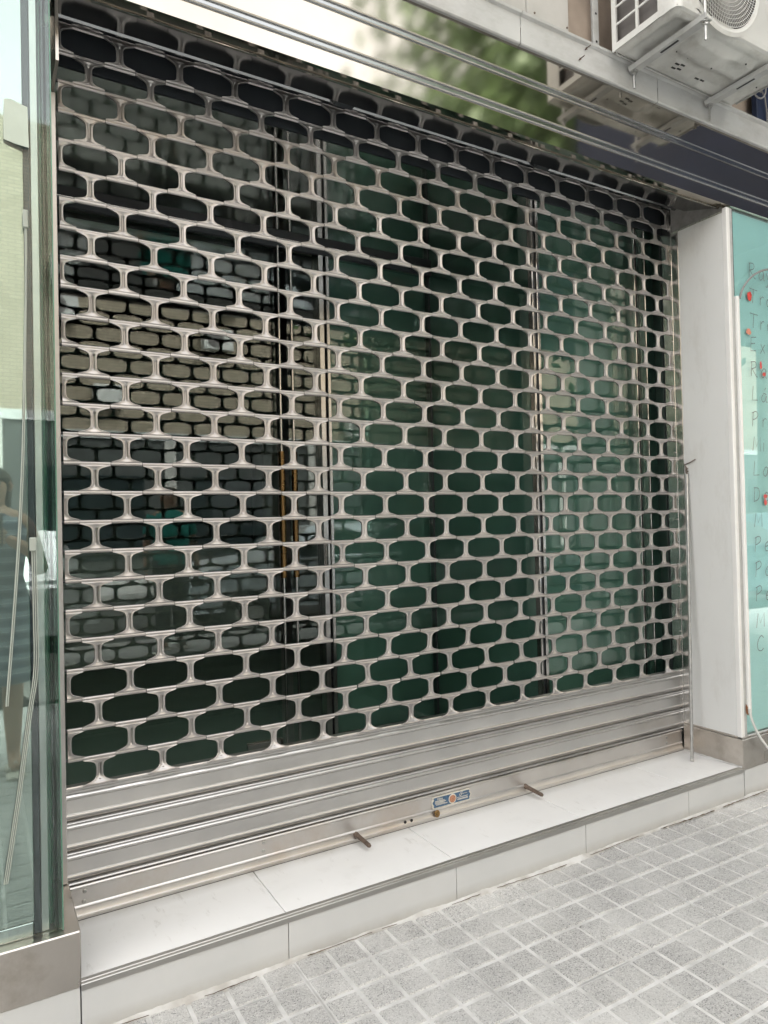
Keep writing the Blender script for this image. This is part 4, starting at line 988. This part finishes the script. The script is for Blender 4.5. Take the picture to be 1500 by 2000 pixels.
for ux, uz in ((-3.15, 7.6), (-3.1, 5.0), (-3.05, 5.45), (5.2, 6.2), (9.4, 4.1), (1.4, 6.6)):
    wu = oo('wall_unit', MB().bbox(ux-0.4, ux+0.4, -14.0, -13.68, uz-0.28, uz+0.28, 0.02), 'ac')
    part('fan_grille', MB().tube([(ux-0.08, -13.681, uz), (ux-0.08, -13.672, uz)], 0.22, 24), 'fin', wu)
def tree(x, y_, h, rad, seed, lab):
    t_ = thing('street_tree', lab, 'tree', 'street trees behind the camera', loc=(x, y_, -0.05)); r0 = random.Random(seed)
    tk = MB().tube([(0, 0, 0), (0.05, 0.02, h*0.3), (-0.03, 0.06, h*0.55)], [0.17, 0.13, 0.10], 10)
    tips = []
    for k in range(9):
        a = k*0.7+r0.random(); e = Vector((math.cos(a)*rad*0.6, math.sin(a)*rad*0.6, h*r0.uniform(0.62, 0.95)))
        tk.tube([(-0.03, 0.06, h*0.50), tuple(e*0.5+Vector((0, 0, h*0.27))), tuple(e)], [0.07, 0.045, 0.015], 6); tips.append(e)
    part('trunk', tk, 'bark', t_, 40)
    for mt, nn in (('leafa', 6000), ('leafb', 6000)):
        cr = MB()
        for k in range(nn):
            c_ = r0.choice(tips)+Vector((r0.gauss(0, 1), r0.gauss(0, 1), r0.gauss(0, 0.8)))*rad*0.27
            u = Vector((r0.gauss(0,1), r0.gauss(0,1), r0.gauss(0,1))).normalized()*0.12; v_ = u.cross(Vector((r0.gauss(0,1), r0.gauss(0,1), r0.gauss(0,1)))).normalized()*0.07
            cr.add([c_-u, c_-v_, c_+u, c_+v_], [(0, 1, 2, 3)])
        o = obj('crown', cr.mesh('crown', M[mt], fix=False), t_)
tree(6.6, -5.4, 8.8, 2.7, 1, 'leafy green street tree at the kerb right of the shop')
tree(11.0, -5.2, 8.0, 2.4, 2, 'further street tree down the pavement to the right')
def car(x, y_, col, lab, L=4.1, flip=1):
    t_ = thing('parked_car', lab, 'car', 'cars parked along the kerb', loc=(x, y_, -0.13))
    pm = plain('car_paint', col, 0.22, 0.3, 0.02, 2)
    outl = [(-L/2, 0.35), (-L/2, 0.72), (-L/2+0.25, 0.88), (-L*0.22, 0.98), (-L*0.02-0.25, 1.38), (L*0.22, 1.44), (L*0.40, 1.38), (L/2-0.15, 1.0), (L/2, 0.85), (L/2, 0.35)]
    secs = [(-0.86, 0.0), (-0.83, 0.03), (-0.62, 1.0), (0.62, 1.0), (0.83, 0.03), (0.86, 0.0)]
    mb = MB(); n0 = len(outl)
    for yy, f_ in ((-0.86, 0), (-0.60, 1), (0.60, 1), (0.86, 0)):
        mb.v += [(px*flip, (yy if pz > 0.99 or True else yy), (pz if (f_ or pz < 1.0) else 0.97+0.0*pz)) for px, pz in outl]
    for i in range(3):
        for j in range(n0): mb.f.append((i*n0+j, i*n0+(j+1) % n0, (i+1)*n0+(j+1) % n0, (i+1)*n0+j))
    mb.f += [tuple(range(n0)), tuple(range(3*n0, 4*n0))[::-1]]
    bd = part('body', mb, pm, t_, 30)
    for s_ in (-1, 1):
        gl = MB().add([((-L*0.20)*flip, s_*0.845, 1.0), ((L*0.42)*flip, s_*0.845, 1.0), ((L*0.36)*flip, s_*0.625, 1.36), ((L*0.0-0.12)*flip, s_*0.625, 1.36)], [(0, 1, 2, 3)])
        o = part('side_window', gl, 'carglass', t_); 
        for wx in (-L*0.32, L*0.32):
            wh = part('wheel', MB().tube([(wx*flip, s_*0.72, 0.31), (wx*flip, s_*0.885, 0.31)], 0.31, 24), 'tyre', t_, 40)
            part('rim', MB().tube([(wx*flip, s_*0.80, 0.31), (wx*flip, s_*0.895, 0.31)], 0.19, 12), 'frame', wh)
        part('headlight', MB().bbox(min((-L/2+0.0)*flip, (-L/2+0.22)*flip), max((-L/2)*flip, (-L/2+0.22)*flip)+0.01, s_*0.72-0.16, s_*0.72+0.14, 0.66, 0.80, 0.03), 'lamp', t_)
car(-1.2, -5.0, (0.62, 0.64, 0.64), 'white hatchback parked at the kerb behind the photographer')
car(3.9, -5.0, (0.60, 0.66, 0.70), 'silver car parked at the kerb right of the white one')
car(8.9, -5.0, (0.05, 0.10, 0.12), 'dark teal car parked further along the kerb')
# navy awning of the neighbouring shop, mirrored in the fascia
aw = tag(part('awning', MB().prof(3.9, 7.5, [(-0.33, 5.2), (-0.33, 2.95), (-2.4, 2.9), (-2.4, 4.9)], closed=True), 'navy', None), 'dark navy awning of the next shop to the right', 'awning')

# ------------------------------------------------------------------ people seen only as reflections
def skin_fig(name, pts_, edges, mat, parent, sub=2, root=0):
    me = bpy.data.meshes.new(name); me.from_pydata([p[:3] for p in pts_], edges, []); o = bpy.data.objects.new(name, me); COL.objects.link(o)
    o.modifiers.new('skin', 'SKIN'); 
    for i, p in enumerate(pts_):
        sv = me.skin_vertices[0].data[i]; rr = p[3]; sv.radius = rr if isinstance(rr, tuple) else (rr, rr); sv.use_root = (i == root)
    ss = o.modifiers.new('sub', 'SUBSURF'); ss.levels = sub; ss.render_levels = sub
    dg = bpy.context.evaluated_depsgraph_get(); dg.update(); m2 = bpy.data.meshes.new_from_object(o.evaluated_get(dg)); bpy.data.objects.remove(o)
    m2.materials.clear(); m2.materials.append(mat); m2.polygons.foreach_set('use_smooth', [True]*len(m2.polygons))
    return obj(name, m2, parent)
skinm = plain('skin', (0.42, 0.25, 0.17), 0.5, 0, 0.06, 6); hairm = plain('dark_hair', (0.035, 0.022, 0.015), 0.5)
def stripes():
    n = N('striped_navy_cloth'); n.set(Roughness=0.85)
    sep = n.n('ShaderNodeSeparateXYZ'); n.t.links.new(n.tc.outputs['Object'], sep.inputs[0])
    mm = n.n('ShaderNodeMath', operation='MULTIPLY'); mm.inputs[1].default_value = 14.0; n.t.links.new(sep.outputs[2], mm.inputs[0])
    fr = n.n('ShaderNodeMath', operation='FRACT'); n.l(mm, 0, fr, 0)
    r = n.ramp(fr, [(0.0, (0.07, 0.10, 0.14)), (0.45, (0.14, 0.19, 0.24)), (0.62, (0.42, 0.47, 0.50)), (0.70, (0.22, 0.28, 0.33))]); r.color_ramp.interpolation = 'CONSTANT'
    n.l(r, 0, n.b, 0); return n.m
def person(x, y_, label, top, bottom, dress, phone, Hh=1.62, facing=1):
    t_ = thing('person', label, 'person', 'people on the pavement', loc=(x, y_, 0))
    s = Hh/1.62; f_ = facing
    hands = [(-0.10, 0.20), (0.10, 0.20)] if phone else [(-0.27, 0.05), (0.27, 0.05)]
    hz = 1.26 if phone else 0.78; ez = 1.02 if phone else 1.06
    P = [(0,0,.90,.13),(0,0,1.08,.115),(0,0,1.25,.13),(0,0,1.36,.09),(0,0,1.43,.052),(0,0.01,1.52,.082),(0,0.01,1.58,.075)]
    E_ = [(0,1),(1,2),(2,3),(3,4),(4,5),(5,6)]
    for sgn in (-1, 1):
        k = len(P); hx = 0.06*sgn if phone else 0.26*sgn
        P += [(sgn*.16,0,1.34,.055),(sgn*.235,-.02*f_,ez+.04,.042),(sgn*(.18 if phone else .25),(.13 if phone else .03)*f_,(ez+hz)/2+(.04 if phone else -.02),.034),(hx,(.22 if phone else .05)*f_,hz,.028)]
        E_ += [(3,k),(k,k+1),(k+1,k+2),(k+2,k+3)]
        k = len(P); P += [(sgn*.085,0,.82,.092),(sgn*.085,.015*f_,.48,.058),(sgn*.085,-.02*f_,.27,.05),(sgn*.085,-.02*f_,.09,.034),(sgn*.09,.10*f_,.035,.035)]
        E_ += [(0,k),(k,k+1),(k+1,k+2),(k+2,k+3),(k+3,k+4)]
    P = [(a*s, b*s, c*s, r_*s) for a, b, c, r_ in P]
    body = skin_fig('body', P, E_, skinm, t_)
    # fingers
    for sgn in (-1, 1):
        hx, hy = (0.06*sgn*s, .22*f_*s) if phone else (0.26*sgn*s, .05*f_*s)
        fm = MB()
        for q_ in range(4):
            bz = hz*s+(0.03-0.018*q_ if phone else 0); bx = hx-sgn*0.01
            if phone: fm.tube([(bx, hy+.005*f_, bz), (bx-sgn*0.03, hy+.035*f_, bz+.004), (bx-sgn*0.052, hy+.022*f_, bz+.006)], [.009, .008, .006], 6)
            else: fm.tube([(bx, hy+(.02-.014*q_), bz-.02), (bx, hy+(.024-.016*q_), bz-.075), (bx-sgn*.012, hy+(.024-.016*q_), bz-.105+.006*abs(q_-1))], [.009, .008, .006], 6)
        fm.tube([(hx, hy, hz*s+.02), (hx-sgn*.02, hy-.0, hz*s+.045), (hx-sgn*.03, hy+.01, hz*s+.065)], [.011, .009, .007], 6) if phone else fm.tube([(hx, hy+.02, hz*s), (hx-sgn*.01, hy+.045, hz*s-.04)], [.011, .008], 6)
        part('fingers', fm, skinm, body, 'all')
    # face
    part('nose', MB().tube([(0, (.085*f_)*s, 1.555*s), (0, (.112*f_)*s, 1.525*s), (0, .088*f_*s, 1.515*s)], [.008, .014, .010], 8), skinm, body, 'all')
    for sgn in (-1, 1):
        part('eye', MB().tube([(sgn*.032*s, .078*f_*s, 1.55*s), (sgn*.032*s, .088*f_*s, 1.55*s)], [.012, .006], 8), 'rubber', body)
        part('ear', MB().tube([(sgn*.080*s, 0.01, 1.56*s), (sgn*.090*s, 0.0, 1.54*s), (sgn*.080*s, 0.01, 1.51*s)], [.008, .014, .008], 8), skinm, body, 'all')
    part('mouth', MB().tube([(-.022*s, .086*f_*s, 1.487*s), (0, .093*f_*s, 1.485*s), (.022*s, .086*f_*s, 1.487*s)], [.003, .006, .003], 6), plain('lips', (.35, .12, .10), .5), body)
    hm = MB(); L = 16
    for i in range(9):
        ph = math.pi*0.5*(1-i/5.0) if i < 6 else None
        rr = 0.100*math.cos(ph) if ph is not None else 0.098-0.004*(i-5); zz = 1.545+0.105*math.sin(ph) if ph is not None else 1.545-0.05*(i-5)
        for k in range(L):
            a = 2*math.pi*k/L; front = math.sin(a)*f_
            r2 = rr*(1.0 if front < 0.35 or i < 4 else 0.80); z2 = zz if front < 0.35 else max(zz, 1.58)
            hm.v.append((r2*math.cos(a)*s, (r2*math.sin(a)-0.008*f_)*s, z2*s))
    hm.f = [(i*L+k, i*L+(k+1) % L, (i+1)*L+(k+1) % L, (i+1)*L+k) for i in range(8) for k in range(L)]
    part('hair', hm, hairm, t_, 'all')
    # clothing
    def loft(rings, mat, name):
        g = MB(); L = 28
        for z_, rx, ry in rings:
            g.v += [((rx*(1+.03*math.sin(5*a)*(1.3-z_)))*math.cos(a)*s, (ry*(1+.03*math.sin(5*a)*(1.3-z_)))*math.sin(a)*s, z_*s) for a in [2*math.pi*k/L for k in range(L)]]
        g.f = [(i*L+k, i*L+(k+1) % L, (i+1)*L+(k+1) % L, (i+1)*L+k) for i in range(len(rings)-1) for k in range(L)]
        return part(name, g, mat, t_, 'all')
    if dress: loft([(0.50,.245,.20),(0.60,.235,.19),(0.80,.205,.165),(0.92,.175,.145),(1.05,.145,.125),(1.18,.16,.14),(1.30,.175,.125),(1.365,.15,.10),(1.40,.08,.07)], top, 'dress')
    else:
        loft([(0.86,.185,.15),(1.0,.175,.145),(1.18,.185,.15),(1.30,.195,.135),(1.37,.165,.11),(1.41,.08,.075)], top, 'shirt')
        for sgn in (-1, 1):
            g = MB().tube([(sgn*.085*s,0,.90*s),(sgn*.088*s,.012*f_,.50*s),(sgn*.088*s,-.015*f_,.12*s)], [.112*s,.082*s,.066*s], 14); part('trouser_leg', g, bottom, t_, 'all')
            g = MB().tube([(sgn*.165*s,0,1.355*s),(sgn*.225*s,-.01,1.16*s)], [.068*s,.058*s], 12); part('sleeve', g, top, t_, 'all')
    for sgn in (-1, 1):
        part('sandal', MB().bbox(sgn*.09*s-.045, sgn*.09*s+.045, -.07 if f_ > 0 else -.17, .17 if f_ > 0 else .07, .0, .022, .008), 'cream', t_)
        part('shoe_strap', MB().tube([(sgn*.09*s-.04, .075*f_, .02), (sgn*.09*s, .085*f_, .075), (sgn*.09*s+.04, .075*f_, .02)], .009, 6), 'cream', t_, 'all')
    if phone:
        ph_ = tag(part('phone', MB().bbox(-0.042, 0.042, 0, 0.008, -0.082, 0.082, 0.003), 'rubber', None), 'dark phone held up in both hands', 'phone'); ph_.location = (x, y_+0.24*s, 1.285)
person(-0.245, -2.565, 'woman in a navy striped dress and cream sandals holding a phone', stripes(), None, True, True, 1.60)
person(1.45, -3.3, 'bystander in a teal shirt and dark trousers on the pavement', plain('teal_shirt', (0.02, 0.30, 0.25), 0.8), plain('dark_trousers', (0.03, 0.03, 0.04), 0.8), False, False, 1.68)
